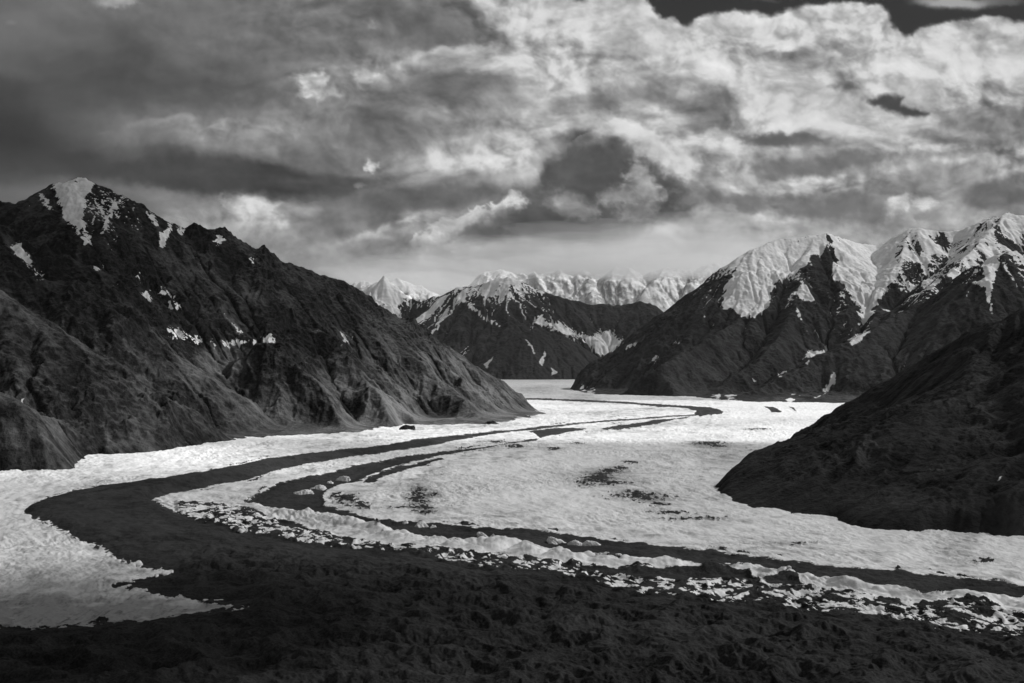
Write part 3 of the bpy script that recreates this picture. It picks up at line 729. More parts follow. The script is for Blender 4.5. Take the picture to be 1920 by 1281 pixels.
# relief
jg2 = ridged(GX / 24, GY / 30, 4, 697, 0.6)
wr = np.exp(-(sWR / 9.0) ** 2) * sst(430, 560, qx)
bil = 1 - np.abs(fbm(GX / 42 + 0.4 * wl1 / 14, GY / 60, 2, 660)) * 2.4
bil = np.clip(bil, -1, 1)
hum = ridged(GX / 24 + wl1 * .05, GY / 38 + wl2 * .05, 4, 665, 0.6) * 1.5
cx1 = GX + bw1; cy1 = GY + bw2
crev = ridged((cx1 * 0.8 + cy1 * 0.45) / 20, (cy1 * 0.8 - cx1 * 0.45) / 75, 4, 670, 0.6)
swell = fbm((cx1 * 0.9 + cy1 * 0.3) / 60, (cy1 * 0.9 - cx1 * 0.3) / 130, 3, 675)
ROUGH = np.clip(mixw * 1.0 + wr * 0.8 + 0.35, 0, 1.2) 
fade = np.clip(7000 / GY, 0.25, 1.0)
rmod = 0.35 + 1.1 * sst(-0.25, 0.4, fbm(GX / 300, GY / 420, 3, 719))
GZ = 4.0 * n_big * fade
GZ += icy * (1 - mixw) * (2.0 * hum * np.clip(ROUGH - wr, 0, 1) * 1.5 + (3.2 * crev * (0.6 + ROUGH) + 1.0 * n_fine) * rmod + 5.5 * swell) * fade
puff = np.abs(pn(GX / 52 + 7, GY / 60, 693)) ** 0.8 + 0.35 * np.abs(pn(GX / 19, GY / 22, 694))
GZ += dirtw * (3.5 * jg2 + 1)
GZ += wr * (2.5 + 13 * puff)
GZ -= 3.0 * sst(0, 9, s2) 
GZ += mixw * sst(6, -3, sP + 2) * (7.0 * jag + 1.5 + 0.8 * sst(0.6, 0.3, dark))
deb = sst(0.45, 0.7, dark)
fgd = sst(0, 60, sM) * sst(980, 1100, qy)
GZ += deb * ((3.6 + 3 * fgd) * n_mid + (2.4 + 2.0 * fgd) * ridged(GX / 46, GY / 60, 3, 680, 0.5) + 15.0 * fgd * (ridged((GX + 20 * n_mid) / 105, (GY + 20 * n_fine) / 85, 4, 681, 0.42)) + (1.0 - 0.3 * fgd) * n_fine + 0.5 * spk) * np.clip(3500 / GY, 0.3, 1)
GZ += 14.0 * sst(0, 12, sM) * sst(1000, 900, qy) * sst(1250, 900, qx)
GZ += 6.0 * sst(0, 25, sM) * (qy >= 900) 
GZ *= sst(30000, 15000, GY)
ice = NT('glacier_ice_and_debris')
p = ice.pos()
fn = ice.noise(p, 1 / 7.0, 5, 0.6)
mn = ice.noise(p, 1 / 30.0, 5, 0.6)
tiny = ice.noise(p, 1 / 2.2, 3, 0.6)
st = ice.noise(ice.pos((1 / 9.0, 1 / 46.0, 0.1), R(28)), 1.0, 5, 0.6, 0.6)
d = ice.math('ADD', ice.attr('dark'), ice.math('MULTIPLY', ice.math('SUBTRACT', fn, 0.5), 0.55))
dm = ice.maprange(d, 0.44, 0.56)
a = ice.math('SUBTRACT', 0.9, ice.math('MULTIPLY', ice.attr('dust_shade'), 0.55))
a = ice.math('SUBTRACT', a, ice.math('MULTIPLY', ice.maprange(st, 0.5, 0.75), 0.22))
a = ice.math('SUBTRACT', a, ice.math('MULTIPLY', ice.maprange(fn, 0.55, 0.8), 0.25))
deb_c = ice.maprange(ice.math('ADD', ice.math('MULTIPLY', ice.math('ADD', mn, ice.attr('deb')), 0.5), ice.math('MULTIPLY', ice.math('SUBTRACT', tiny, 0.5), 0.8)), 0.2, 0.8, 0.004, 0.045)
col = ice.mix(dm, a, deb_c)
rg = ice.attr('rough')
nb = ice.bump(st, 3.4, ice.mix(dm, ice.math('MULTIPLY', rg, 0.5), 0.1))
nb = ice.bump(fn, 2.6, ice.mix(dm, ice.math('MULTIPLY', rg, 0.28), 0.7), nb)
nb = ice.bump(tiny, 0.7, ice.mix(dm, ice.math('MULTIPLY', rg, 0.2), 0.6), nb)
ice.principled(col, ice.mix(dm, 0.7, 0.95), nb, 0.15)
grid_object('glacier', GX, GY, GZ, dict(dark=dark, dust_shade=dust_shade, rough=rmod, deb=np.clip(0.45 + 0.5 * fl * sst(1150, 1000, qy) + 0.45 * n_big + 0.3 * n_mid, 0, 1)), ice.m, label='winding valley glacier with dark bands of debris running down the ice')

# ------------------------------------------------------------------ blocks of clean ice and heaps of rock standing on the glacier
def block_mesh(name, w, h, dep, seed, lean):
    import bmesh
    bm = bmesh.new(); bmesh.ops.create_icosphere(bm, subdivisions=5, radius=1.0)
    co = np.array([v.co[:] for v in bm.verts])
    rs = np.random.RandomState(seed)
    # cut the ball by random planes: broken faces meeting in sharp edges
    r = np.full(len(co), 1.25)
    for _ in range(20):
        n = rs.randn(3); n[2] = abs(n[2]) * 0.8; n /= np.linalg.norm(n)
        dd = co @ n
        r = np.minimum(r, np.where(dd > 0.05, (0.55 + 0.45 * rs.rand()) / np.maximum(dd, 0.05), 9))
    r *= 1 + 0.45 * fbm(co[:, 0] * 2.6 + co[:, 2] + seed, co[:, 1] * 2.6 - co[:, 2], 5, seed, 0.6) + 0.10 * ridged(co[:, 0] * 6 + co[:, 2] * 3, co[:, 1] * 6 + co[:, 2] * 2, 2, seed + 3)
    co = co * r[:, None]
    top = np.maximum(co[:, 2], 0)
    co[:, 0] += lean * top
    co[:, 0] *= w / 2 * 1.05; co[:, 1] *= dep / 2; co[:, 2] = np.where(co[:, 2] > 0, co[:, 2] * h, co[:, 2] * 5)
    for v, k in zip(bm.verts, co): v.co = k
    me = bpy.data.meshes.new(name); bm.to_mesh(me); bm.free()
    for p in me.polygons: p.use_smooth = True
    return me
bi = NT('clean_ice')
q = bi.pos(); f1 = bi.noise(q, 1 / 5.0, 5, 0.6); f2 = bi.noise(q, 1 / 1.5, 3, 0.6)
bi.principled(bi.maprange(f1, 0.35, 0.75, 0.88, 0.55), 0.6, bi.bump(f2, 0.6, 0.5, bi.bump(f1, 2.0, 0.5)), 0.2)
br = NT('heaped_rock')
q = br.pos(); f1 = br.noise(q, 1 / 9.0, 5, 0.65); f2 = br.noise(q, 1 / 3.0, 3, 0.6)
br.principled(br.maprange(f1, 0.25, 0.8, 0.006, 0.05), 0.95, br.bump(f2, 2.0, 0.8, br.bump(f1, 6.0, 0.9)), 0.1)
BLOCKS = [(566,926,38,13,.25,'jagged white ice heap standing leftmost in the bend of the dark inner debris band'),
 (598,916,36,9,-.1,'wide low white ice mound just right of the jagged heap in the debris bend'),
 (619,907,16,10,.2,'small white ice lump between two wider mounds in the debris bend'),
 (645,899,30,9,.15,'rounded white ice mound alone near the upper edge of the debris bend'),
 (760,980,15,7,.1,'small ice lump hugging the upper edge of the debris band, left of the slanted block'),
 (792,986,28,15,-.35,'large slanted white ice block at the upper edge of the inner debris band'),
 (815,989,17,7,-.2,'low ice wedge touching the right foot of the large slanted block'),
 (906,1003,20,8,-.25,'pale ice wedge alone in the dark debris, left of two tiny lumps'),
 (925,1004,7,5,0,'tiny ice lump, left one of two right of the pale wedge'),
 (947,1008,13,5,.1,'tiny flat ice lump, right one of two right of the pale wedge'),
 (1046,1015,34,13,-.4,'long sloping ice block, left one of the group of three in the dark band'),
 (1080,1019,22,13,.05,'peaked ice block, middle one of the group of three in the dark band'),
 (1108,1018,34,10,-.25,'low wide ice block, right one of the group of three in the dark band'),
 (1476,1064,20,8,.1,'small ice pyramid by the far edge of the dark band on the right')]
for i, (bx_, by_, bw_p, bh_p, lean, lab) in enumerate(BLOCKS):
    Yb = H * F / (by_ - HZ)
    me = block_mesh('ice_block', bw_p * Yb / F * 1.15, bh_p * Yb / F * 0.8 + 3.0, bw_p * Yb / F * 0.9, 900 + i, lean)
    me.materials.append(bi.m)
    o = bpy.data.objects.new('ice_block', me); sc.collection.objects.link(o)
    o.location = ((bx_ - 960) / F * Yb, Yb, -4.0)
    o['label'] = lab; o['category'] = 'ice block'; o['group'] = 'white ice blocks standing in the dark debris band'
for i, (bx_, by_, bw_p, bh_p, lean, lab) in enumerate([(762,806,40,11,.1,'dark rock heap on the far ice edge below the left mountain'), (922,796,34,9,-.1,'dark rubble heap at the foot of the left mountain near its right end')]):
    Yb = H * F / (by_ - HZ)
    me = block_mesh('rock_heap', bw_p * Yb / F, bh_p * Yb / F, bw_p * Yb / F, 950 + i, lean)
    me.materials.append(br.m)
    o = bpy.data.objects.new('rock_heap', me); sc.collection.objects.link(o)
    o.location = ((bx_ - 960) / F * Yb, Yb, -2.0)
    o['label'] = lab; o['category'] = 'rock heap'; o['group'] = 'dark rock heaps along the left ice edge'
# ------------------------------------------------------------------ unseen cloud layer added high above: its cover is shaped to cast the shade
ALT = 8000.0
cx_ = ALT / math.tan(R(SUN_EL)) * math.sin(R(SUN_AZ)); cy_ = ALT / math.tan(R(SUN_EL)) * math.cos(R(SUN_AZ))
gx_, gy_ = np.meshgrid(np.arange(-9000, 11000, 60.0), np.arange(-1500, 21500, 60.0))     # where its shade falls on level ground
T = np.full(gx_.shape, 0.42)
gxn = gx_ + 260 * fbm(gx_ / 900, gy_ / 900, 3, 801); gyn = gy_ + 320 * fbm(gx_ / 900, gy_ / 900, 3, 805)
def lens(T, x, y, rx, ry, v, rot=0.0, soft=0.35):
    c, s = math.cos(R(rot)), math.sin(R(rot))
    u = ((gxn - x) * c + (gyn - y) * s) / rx; w = (-(gxn - x) * s + (gyn - y) * c) / ry
    a = sst(1.0, 1.0 - soft, np.hypot(u, w))
    return T * (1 - a) + v * a
# (x, y on the ground, radii, share of the sun let through, turn)
T = np.where(gyn < 3650, T, T)
T = lens(T, 600, 6300, 4300, 2400, 1.0, 0, 0.18)
T = lens(T, -1500, 3700, 1500, 800, 0.95, -35, 0.5)
T = lens(T, -3600, 5600, 2500, 2000, 0.04, 20, 0.4)
T = lens(T, -1900, 5600, 1300, 1000, 0.36, 0, 0.6)
T = lens(T, -2500, 3700, 1100, 800, 0.6, 0, 0.6)
T = lens(T, 300, 900, 4000, 560, 0.42, 0, 0.4)
T = lens(T, -650, 1180, 700, 420, 0.0, 0, 0.55)
T = lens(T, 1500, 2300, 900, 900, 0.38, 0, 0.5)
T = lens(T, 2600, 10500, 4000, 2300, 0.50, 0, 0.3)
T = lens(T, -300, 19500, 6000, 4500, 0.30, 0, 0.3)
T = np.clip(T, 0, 1)
cl = NT('added_shade_cloud')
cn = cl.noise(cl.pos(), 1 / 700.0, 5, 0.6)
dens = cl.math('ADD', cl.attr('cover'), cl.math('MULTIPLY', cl.math('SUBTRACT', cn, 0.5), 0.25), clamp=True)
dens = cl.math('MULTIPLY', dens, cl.maprange(cl.attr('cover'), 0.0, 0.15))
tr = cl.n('ShaderNodeBsdfTransparent'); tl = cl.n('ShaderNodeBsdfTranslucent'); tl.inputs[0].default_value = (.14, .14, .14, 1)
ms = cl.n('ShaderNodeMixShader'); cl.l(dens, ms.inputs[0]); cl.l(tr.outputs[0], ms.inputs[1]); cl.l(tl.outputs[0], ms.inputs[2]); cl.l(ms.outputs[0], cl.out.inputs['Surface'])
grid_object('clouds', gx_ + cx_, gy_ + cy_, ALT + 120 * fbm(gx_ / 1500, gy_ / 1500, 3, 809), dict(cover=1 - T), cl.m, label='unseen cloud layer overhead, added to shade the valley')

# ------------------------------------------------------------------ sky backdrop with its clouds
def srgb(v):
    v = np.clip(np.asarray(v, float) / 255.0, 0.003, 1)
    return np.where(v < 0.04045, v / 12.92, ((v + 0.055) / 1.055) ** 2.4)
COARSE = np.array([
 [100,112,120,108,112,118,108,125,175,200,190,200,205,195,190,190,200],
 [110,100, 92,110,110,115,110,112,170,205,205,195,205,205,190,195,205],
 [ 95, 90, 82,100,100,115,135,140,175,185,185,205,180,170,200,205,205],
 [ 65, 80, 85, 88,105,130,120,115,150,190,140,185,210,195,190,190,160],
 [ 55, 80,110,125,140,130,115,150,190,160,190,130,195,160,200,135,125],
 [ 60, 70, 90, 80,105,110,125,180,180,100, 80,200,155,140,160,150,175],
 [ 90,100, 90, 75, 90,105,120,120,110, 85, 80,150,155,165,135,150,120],
 [100,110,130,160,160,105,120,150,120,115,130,160,150,135,145,150,135],
 [110,120,130,135,140,150,140,140,125,140,162,165,150,155,165,160,160],
 [110,120,130,140,150,165,172,176,170,170,172,170,165,160,165,160,160]], float)
sx = np.concatenate([np.linspace(-1300, -70, 50)[:-1], np.arange(-70, 1990, 2.0), np.linspace(1991, 3200, 50)])
sy = np.concatenate([np.linspace(-1000, -50, 50)[:-1], np.arange(-50, 640, 2.0), np.linspace(641, 1000, 20)])
SX, SY = np.meshgrid(sx, sy)
def bw_(a, b, s, o=5, wl=180.0, yx=1.5, g=0.5):
    return fbm(SX / wl + a, SY * yx / wl + b, o, s, g)
w1x = bw_(0, 0, 901); w1y = bw_(5, 9, 905)
w2x = bw_(0, 0, 911, 5, 45, 1.1, 0.6); w2y = bw_(7, 3, 915, 5, 45, 1.1, 0.6)
UX = SX + 30 * w1x + 14 * w2x; UY = SY + 18 * w1y + 12 * w2y
def bil(arr, x, y):
    x = np.clip(x / 120.0, 0, 15.999); y = np.clip(y / 60.0, 0, 8.999)
    i = y.astype(int); j = x.astype(int); u = x - j; v = y - i
    u = u * u * (3 - 2 * u); v = v * v * (3 - 2 * v)
    return arr[i, j] * (1 - u) * (1 - v) + arr[i, j + 1] * u * (1 - v) + arr[i + 1, j] * (1 - u) * v + arr[i + 1, j + 1] * u * v
L = bil(COARSE, UX, UY)
# cloud masses: (x, y, half width, half height, turn, tone, softness, opacity)
MASS = [
 (215,150,150,60,5,78,.9,.7),(400,155,95,34,8,84,.9,.6),(30,265,120,60,0,52,.9,.8),(100,300,150,30,5,62,.8,.6),(60,110,80,50,0,96,.9,.4),
 (590,160,40,22,20,188,.8,.85),(330,232,70,14,-3,132,.8,.6),(420,262,130,34,3,128,.8,.5),(470,328,230,32,4,64,.6,.85),(300,320,150,22,4,74,.7,.6),
 (400,385,200,26,8,138,.7,.7),(470,388,46,26,10,198,.8,.9),(505,420,40,14,10,180,.8,.6),(555,400,30,18,0,135,.8,.6),(600,345,90,28,0,96,.8,.6),(660,300,60,30,10,112,.8,.5),
 (858,152,130,30,0,103,.8,.85),(1055,112,38,34,0,216,.8,.9),(1033,35,80,34,-10,206,.8,.7),(1140,30,80,30,10,210,.8,.6),(1120,186,75,22,-5,128,.8,.75),(980,155,50,16,-10,150,.8,.4),
 (1200,110,60,50,0,192,.8,.4),(924,282,66,36,-15,196,.7,.9),(1010,218,66,22,5,208,.7,.9),(880,300,30,25,0,205,.8,.6),(800,250,70,26,0,118,.8,.4),(1000,320,40,26,20,160,.8,.5),
 (771,372,150,28,-4,92,.7,.8),(680,400,90,22,-5,104,.8,.6),(902,440,80,26,-8,104,.7,.8),(840,470,50,14,-10,120,.8,.5),
 (1150,322,150,82,8,76,.35,.95),(1040,420,120,34,0,82,.5,.85),(1230,395,120,38,-8,80,.5,.85),(1060,290,60,26,0,92,.5,.8),
 (1120,480,170,26,0,140,.8,.5),(1320,440,180,50,-8,168,.6,.85),(1240,480,180,30,0,170,.8,.7),(960,490,160,20,0,128,.9,.6),
 (1317,197,68,30,0,120,.8,.8),(1350,160,60,24,10,150,.8,.4),(1530,108,60,22,0,150,.8,.6),(1512,92,20,16,0,128,.8,.7),(1480,100,40,12,0,142,.8,.5),
 (1842,95,100,36,0,210,.8,.7),(1540,215,80,32,0,214,.8,.8),(1411,72,52,14,0,216,.8,.7),(1598,25,52,18,0,208,.8,.7),(1287,88,36,26,0,216,.8,.8),
 (1467,262,100,14,0,112,.6,.9),(1540,305,130,16,-6,120,.6,.85),(1440,325,50,14,0,128,.7,.6),(1842,228,130,36,0,122,.7,.85),(1760,255,60,14,0,130,.8,.5),(1880,165,90,14,0,150,.8,.5),
 (1545,385,120,26,0,110,.5,.85),(1400,385,36,24,0,118,.6,.8),(1330,350,50,40,0,132,.8,.5),(1865,368,80,28,0,106,.5,.9),(1740,330,90,24,0,140,.8,.5),(1720,400,120,18,0,128,.8,.5),
 (1280,290,30,36,40,208,.7,.8),(1370,295,26,50,20,192,.8,.6),(1450,360,40,10,-10,196,.8,.6),(1590,345,50,12,-5,190,.8,.6),(1700,262,60,10,0,198,.8,.5),
 (1685,382,26,16,-20,200,.6,.95),(1735,378,20,10,0,190,.8,.6),(1900,322,60,14,-5,176,.8,.5),(1620,430,160,10,0,172,.9,.5),(1350,460,120,30,0,152,.9,.4),
 (700,48,18,12,30,140,.8,.6),(684,132,24,26,30,152,.8,.6),(780,45,60,24,-20,92,.9,.7),
 (120,130,120,50,0,84,.9,.5),(380,262,240,28,2,122,.9,.55),(330,228,60,12,-4,138,.9,.6),(330,335,330,22,4,66,.5,.8),(690,235,55,40,-40,100,.7,.6),(760,245,60,20,0,112,.8,.5),(640,140,40,40,0,128,.9,.5),
 (1230,175,50,26,0,126,.7,.7),(1080,195,60,18,0,132,.7,.6),(1540,85,34,24,0,138,.6,.7),(1480,105,60,14,0,140,.7,.6),(1360,100,50,20,0,168,.8,.5),(1320,335,34,26,0,136,.7,.6),(1280,350,30,30,0,140,.7,.5),(1370,280,30,26,0,156,.7,.5),
 (1300,265,26,22,0,206,.8,.7),(1400,325,24,30,20,196,.8,.6),(1620,75,46,20,0,206,.8,.5),(1740,120,70,16,0,176,.8,.5),(1690,150,60,18,0,190,.8,.5),(1400,140,50,20,0,196,.8,.5),(1230,60,60,26,0,206,.8,.5),(1160,90,50,18,0,176,.8,.5),(1100,75,60,12,-10,180,.8,.4),
 (1850,285,90,10,0,150,.7,.6),(1780,300,60,8,0,178,.8,.5),(940,345,40,20,0,148,.8,.5),(620,305,50,18,0,112,.8,.5),(1640,340,50,14,0,170,.8,.5),(1600,410,60,10,0,138,.8,.5),
 (220,4,50,8,0,160,.9,.6),(20,45,16,6,0,135,.9,.4)]
def ell(X_, Y_, cx, cy, rx, ry, rot):
    c, s = math.cos(R(rot)), math.sin(R(rot))
    u = ((X_ - cx) * c + (Y_ - cy) * s) / rx; v = (-(X_ - cx) * s + (Y_ - cy) * c) / ry
    return np.hypot(u, v)
for (cx, cy, rx, ry, rot, lum, soft, op) in MASS:
    m = (np.abs(SX - cx) < rx * 1.3 + 70) & (np.abs(SY - cy) < max(ry, rx * abs(math.sin(R(rot)))) * 1.3 + 60)
    k = min(1.0, (rx + ry) / 90.0)
    X_ = SX[m] + (42 * w1x[m]) * k + 15 * w2x[m] * max(k, .35); Y_ = SY[m] + (26 * w1y[m]) * k + 13 * w2y[m] * max(k, .35)
    a = sst(1.12, 1.12 - soft * 1.1, ell(X_, Y_, cx, cy, rx, ry, rot)) * op
    L[m] = L[m] * (1 - a) + lum * a
# billowing texture, lit from the upper right
bl = 1 - np.abs(pn((SX + 22 * w1x) / 46, (SY + 16 * w1y) * 1.25 / 46, 951)) * 2 + 0.5 * (1 - np.abs(pn(SX / 21 + w2x, SY * 1.2 / 21 + w2y, 957)) * 2) + 0.25 * (1 - np.abs(pn(SX / 9.5 + w2y, SY * 1.2 / 9.5, 961)) * 2)
bl = bl / 1.75            # about -0.3..1
def sided(X_, Y_, pts):
    """distance to a line, positive on its right-hand side (below a line drawn left to right)"""
    best = np.full(X_.shape, 1e9); sg = np.ones(X_.shape)
    for (ax, ay), (bx, by) in zip(pts[:-1], pts[1:]):
        ex, ey = bx - ax, by - ay; L2 = ex * ex + ey * ey
        t = np.clip(((X_ - ax) * ex + (Y_ - ay) * ey) / L2, 0, 1)
        d = np.hypot(X_ - ax - t * ex, Y_ - ay - t * ey)
        cr = ex * (Y_ - ay) - ey * (X_ - ax)
        m = d < best
        best = np.where(m, d, best); sg = np.where(m, np.sign(cr), sg)
    return best * sg
# lit edges: (points, fade width inside, tone, opacity, lobes)
RIMS = [([(1120,240),(1150,226),(1190,228),(1230,252),(1262,290),(1300,330)],34,226,.95,12),([(728,126),(775,106),(835,88),(900,84),(960,66)],22,172,.6,10),([(860,140),(930,118),(1000,100)],16,186,.45,8),
 ([(752,486),(775,452),(812,426),(870,402),(925,388),(975,366)],42,196,.75,20),([(620,456),(680,440),(730,420),(790,404)],14,176,.7,6),([(380,233),(440,222),(483,230),(545,240)],14,170,.6,8),
 ([(215,240),(270,224),(330,220),(385,236)],22,138,.55,6),([(1270,58),(1310,38),(1374,24),(1441,34),(1467,22),(1540,10),(1600,2),(1650,16),(1690,70)],40,212,.65,0),([(1700,76),(1730,58),(1804,40),(1860,34),(1940,44)],36,212,.6,0),
 ([(880,262),(930,246),(985,262),(1000,300)],36,200,.6,12),([(980,212),(1020,200),(1060,222),(1062,262)],26,206,.5,10),([(440,372),(475,366),(520,384),(560,380)],24,190,.6,8),
 ([(1395,70),(1440,60),(1480,78),(1500,100)],16,214,.6,6),([(1660,396),(1680,372),(1704,376),(1712,396)],16,206,.8,6),([(1500,384),(1540,362),(1580,368)],10,165,.5,6),([(1440,208),(1520,190),(1600,200)],40,216,.4,8),
 ([(1190,150),(1260,136),(1330,150)],30,196,.35,10),([(1290,300),(1300,260),(1340,240),(1400,250)],24,198,.5,10),([(1740,140),(1840,128),(1930,132)],26,204,.5,8)]
for pts, wd, lum, op, lob in RIMS:
    P = np.array(pts); g = wd * 2 + 40
    m = (SX > P[:, 0].min() - g) & (SX < P[:, 0].max() + g) & (SY > P[:, 1].min() - g) & (SY < P[:, 1].max() + g)
    X_ = SX[m] + 10 * w1x[m] + 9 * w2x[m]; Y_ = SY[m] + 8 * w1y[m] + 8 * w2y[m]
    s = sided(X_, Y_, pts) + lob * (bl[m] - 0.4)
    e0 = np.hypot(X_ - pts[0][0], Y_ - pts[0][1]); e1 = np.hypot(X_ - pts[-1][0], Y_ - pts[-1][1])
    a = sst(-6, 5, s) * np.exp(-(np.maximum(s, 0) / wd) ** 1.5) * op * sst(0, wd * 1.4, e0) * sst(0, wd * 1.4, e1)
    L[m] = L[m] * (1 - a) + lum * a
# torn wisps in front of the dark cloud
for (cx, cy, rx, ry, rot, lum, op) in [(1062,384,52,24,20,140,.6),(1100,404,24,14,10,130,.5),(1208,350,30,52,-25,146,.6),(1160,368,56,22,-10,150,.85),(1195,322,22,20,0,160,.8),(1230,362,26,14,0,150,.7),(1200,395,50,24,0,130,.7),
        (684,136,30,34,20,160,.7),(700,50,22,14,30,146,.6),(587,160,44,30,10,190,.75),(480,390,90,34,8,196,.5),(1010,398,40,14,-10,150,.6),(1290,300,34,44,0,200,.5),(1505,95,50,26,0,206,.6),(1735,378,30,14,0,196,.6),(215,6,60,14,0,158,.7),(1560,75,60,20,0,190,.4)]:
    g = max(rx, ry) * 1.6 + 20
    m = (np.abs(SX - cx) < g) & (np.abs(SY - cy) < g)
    q = 1 - ell(SX[m] + 14 * w2x[m], SY[m] + 14 * w2y[m], cx, cy, rx, ry, rot)
    nz = fbm(SX[m] / 30 + .5 * w2x[m], SY[m] / 26 + .5 * w2y[m], 5, 971, 0.62)
    a = sst(0.05, 0.75, q * 0.95 + nz * 0.85) * sst(-0.35, 0.1, q) * op
    L[m] = L[m] * (1 - a) + lum * a
# the darker bellies and brighter shoulders that lie in front
def soft_poly(pts, lum, op, w_out, w_in, warp=1.0):
    global L
    s_ = psdf_local(SX + warp * (16 * w1x + 15 * w2x), SY + warp * (12 * w1y + 13 * w2y), pts, 60) + warp * 10 * (bl - 0.4)
    a = sst(-w_out, w_in, s_) * op
    L = L * (1 - a) + lum * a
DARKP = [(960,386),(1000,350),(1030,290),(1080,256),(1150,250),(1200,272),(1245,300),(1285,338),(1330,372),(1300,400),(1240,408),(1190,432),(1120,456),(1010,462),(900,452),(880,436),(930,410)]
soft_poly([(1112,240),(1140,222),(1170,220),(1205,238),(1245,260),(1288,284),(1306,312),(1290,342),(1250,330),(1200,300),(1150,280),(1105,268)], 224, .8, 14, 22)
soft_poly(DARKP, 78, .9, 22, 40)
soft_poly([(1225,270),(1262,286),(1296,312),(1284,338),(1250,318),(1215,292)], 220, .6, 12, 20)
soft_poly([(860,262),(905,246),(985,262),(1040,276),(1010,330),(960,322),(900,310),(850,300)], 198, .55, 12, 30)
WISP = [(1320,192,74,34,0,122,.75),(1110,192,64,22,-5,132,.7),(860,152,120,28,0,102,.6),(1545,90,60,30,-10,146,.7),(1500,98,36,14,0,136,.6),(1610,85,40,24,0,166,.5),(1210,110,50,40,0,170,.3),
 (1467,262,100,15,2,108,.9),(1545,308,110,19,-8,118,.85),(1410,320,44,14,0,134,.6),(1330,330,34,50,10,134,.7),(1298,372,44,20,0,132,.6),(1548,382,110,26,-4,112,.9),(1545,366,26,18,0,112,.6),(1402,384,40,20,0,120,.8),(1885,366,80,28,0,110,.9),
 (1880,236,120,34,-6,124,.8),(1740,252,70,12,0,132,.5),(1800,320,120,16,-4,146,.5),(1870,160,70,12,0,150,.5),(1700,404,90,12,0,132,.5),
 (1555,236,110,20,0,214,.7),(1740,276,130,9,0,196,.6),(1505,342,90,13,-8,198,.7),(1372,290,24,42,15,202,.6),(1396,340,24,24,0,196,.6),(1440,420,90,12,0,180,.5),(1420,76,50,14,-5,216,.8),(1474,92,26,9,0,218,.7),(1300,95,34,26,0,214,.6),(1055,112,36,36,0,216,.7),(1040,36,76,30,-10,208,.5),(1850,75,90,20,0,208,.6),(1880,112,60,16,0,214,.5),(1620,28,44,18,0,212,.7),
 (590,162,40,24,20,188,.7),(684,134,26,30,20,152,.6),(782,372,130,22,-4,96,.7),(905,440,70,20,-8,104,.7),(470,386,60,24,8,200,.8),(545,396,36,24,0,130,.7),
 (1064,384,54,28,20,150,.8),(1098,402,30,16,10,138,.7),(1208,346,34,54,-28,156,.85),(1165,368,56,24,-10,140,.75),(1192,318,26,18,0,140,.7),(1232,362,26,14,0,150,.6),(1195,396,46,22,0,136,.6),(968,378,26,16,0,200,.7),
 (1685,382,30,20,-25,196,.75),(1736,380,26,12,0,176,.6),(699,309,15,13,0,215,.85),(670,350,14,7,0,168,.7)]
for (cx, cy, rx, ry, rot, lum, op) in WISP:
    g = max(rx, ry) * 1.7 + 24
    m = (np.abs(SX - cx) < g) & (np.abs(SY - cy) < g)
    q = 1 - ell(SX[m] + 8 * w1x[m] + 12 * w2x[m], SY[m] + 6 * w1y[m] + 11 * w2y[m], cx, cy, rx * 1.2, ry * 1.25, rot)
    sc_ = min(1.6, max(0.7, rx / 50.0))
    nz = fbm(SX[m] / (32 * sc_) + .5 * w2x[m], SY[m] / (24 * sc_) + .5 * w2y[m], 6, 971, 0.58)
    sm_ = rx * ry < 1500
    a = (sst(0.0, 0.95, q * 1.25 + nz * 0.95) if sm_ else sst(-0.05, 1.0, q * 1.3 + nz * 0.5)) * sst(-0.4, 0.15, q) * op
    L[m] = L[m] * (1 - a) + (lum + 16 * nz) * a
# heavy flat-based cloud over the left summit
soft_poly([(-60,270),(60,282),(200,282),(330,290),(450,304),(560,314),(640,320),(650,345),(590,372),(510,378),(420,366),(340,358),(260,346),(180,332),(60,330),(-60,345)], 70, .55, 40, 50, .8)
soft_poly([(-60,352),(60,348),(110,330),(190,338),(300,366),(300,420),(-60,420)], 104, .6, 14, 20, .5)
soft_poly([(195,345),(270,356),(400,374),(520,384),(600,380),(640,470),(400,440)], 142, .35, 8, 20, .5)
soft_poly([(180,332),(260,322),(420,330),(560,334),(600,352),(570,374),(510,380),(420,368),(340,360),(260,350)], 68, .7, 6, 26, .5)
n1 = bw_(1, 2, 921, 6, 120, 1.8, 0.55); n2 = bw_(3, 2, 931, 6, 40, 1.3, 0.62)
D = fbm(SX / 170 + 0.5 * w1x, SY * 1.6 / 170 + 0.5 * w1y, 7, 981, 0.52)
rel = D - np.roll(np.roll(D, 9, 0), -10, 1)
pf = 0
for k_, (wl_, am_) in enumerate(((88, 1.0), (44, .62), (22, .36), (11, .2))):
    th = 0.6 + 1.3 * k_; px_ = (SX + 26 * w1x + 9 * w2x); py_ = (SY * 1.25 + 18 * w1y + 9 * w2y)
    u_ = (px_ * math.cos(th) + py_ * math.sin(th)) / wl_; v_ = (-px_ * math.sin(th) + py_ * math.cos(th)) / wl_
    pf = pf + am_ * np.sqrt((pn(u_, v_, 1001 + k_) + 0.35 * pn(u_ * .61 + 4.3, v_ * .61 + 1.7, 1021 + k_)) ** 2 + 0.004)
pf = pf / 1.1
prel = pf - np.roll(np.roll(pf, 4, 0), -5, 1)
D2_ = bl - np.roll(np.roll(bl, 3, 0), -3, 1)
calm = 0.25 + 0.75 * sst(540, 400, SY) * sst(-100, 700, SX)
brt = sst(85, 175, L)
n3 = bw_(13, 4, 991, 4, 85, 1.7, 0.5)
puffy = brt * sst(-0.35, 0.3, fbm(SX / 260, SY / 150, 3, 1011)) 
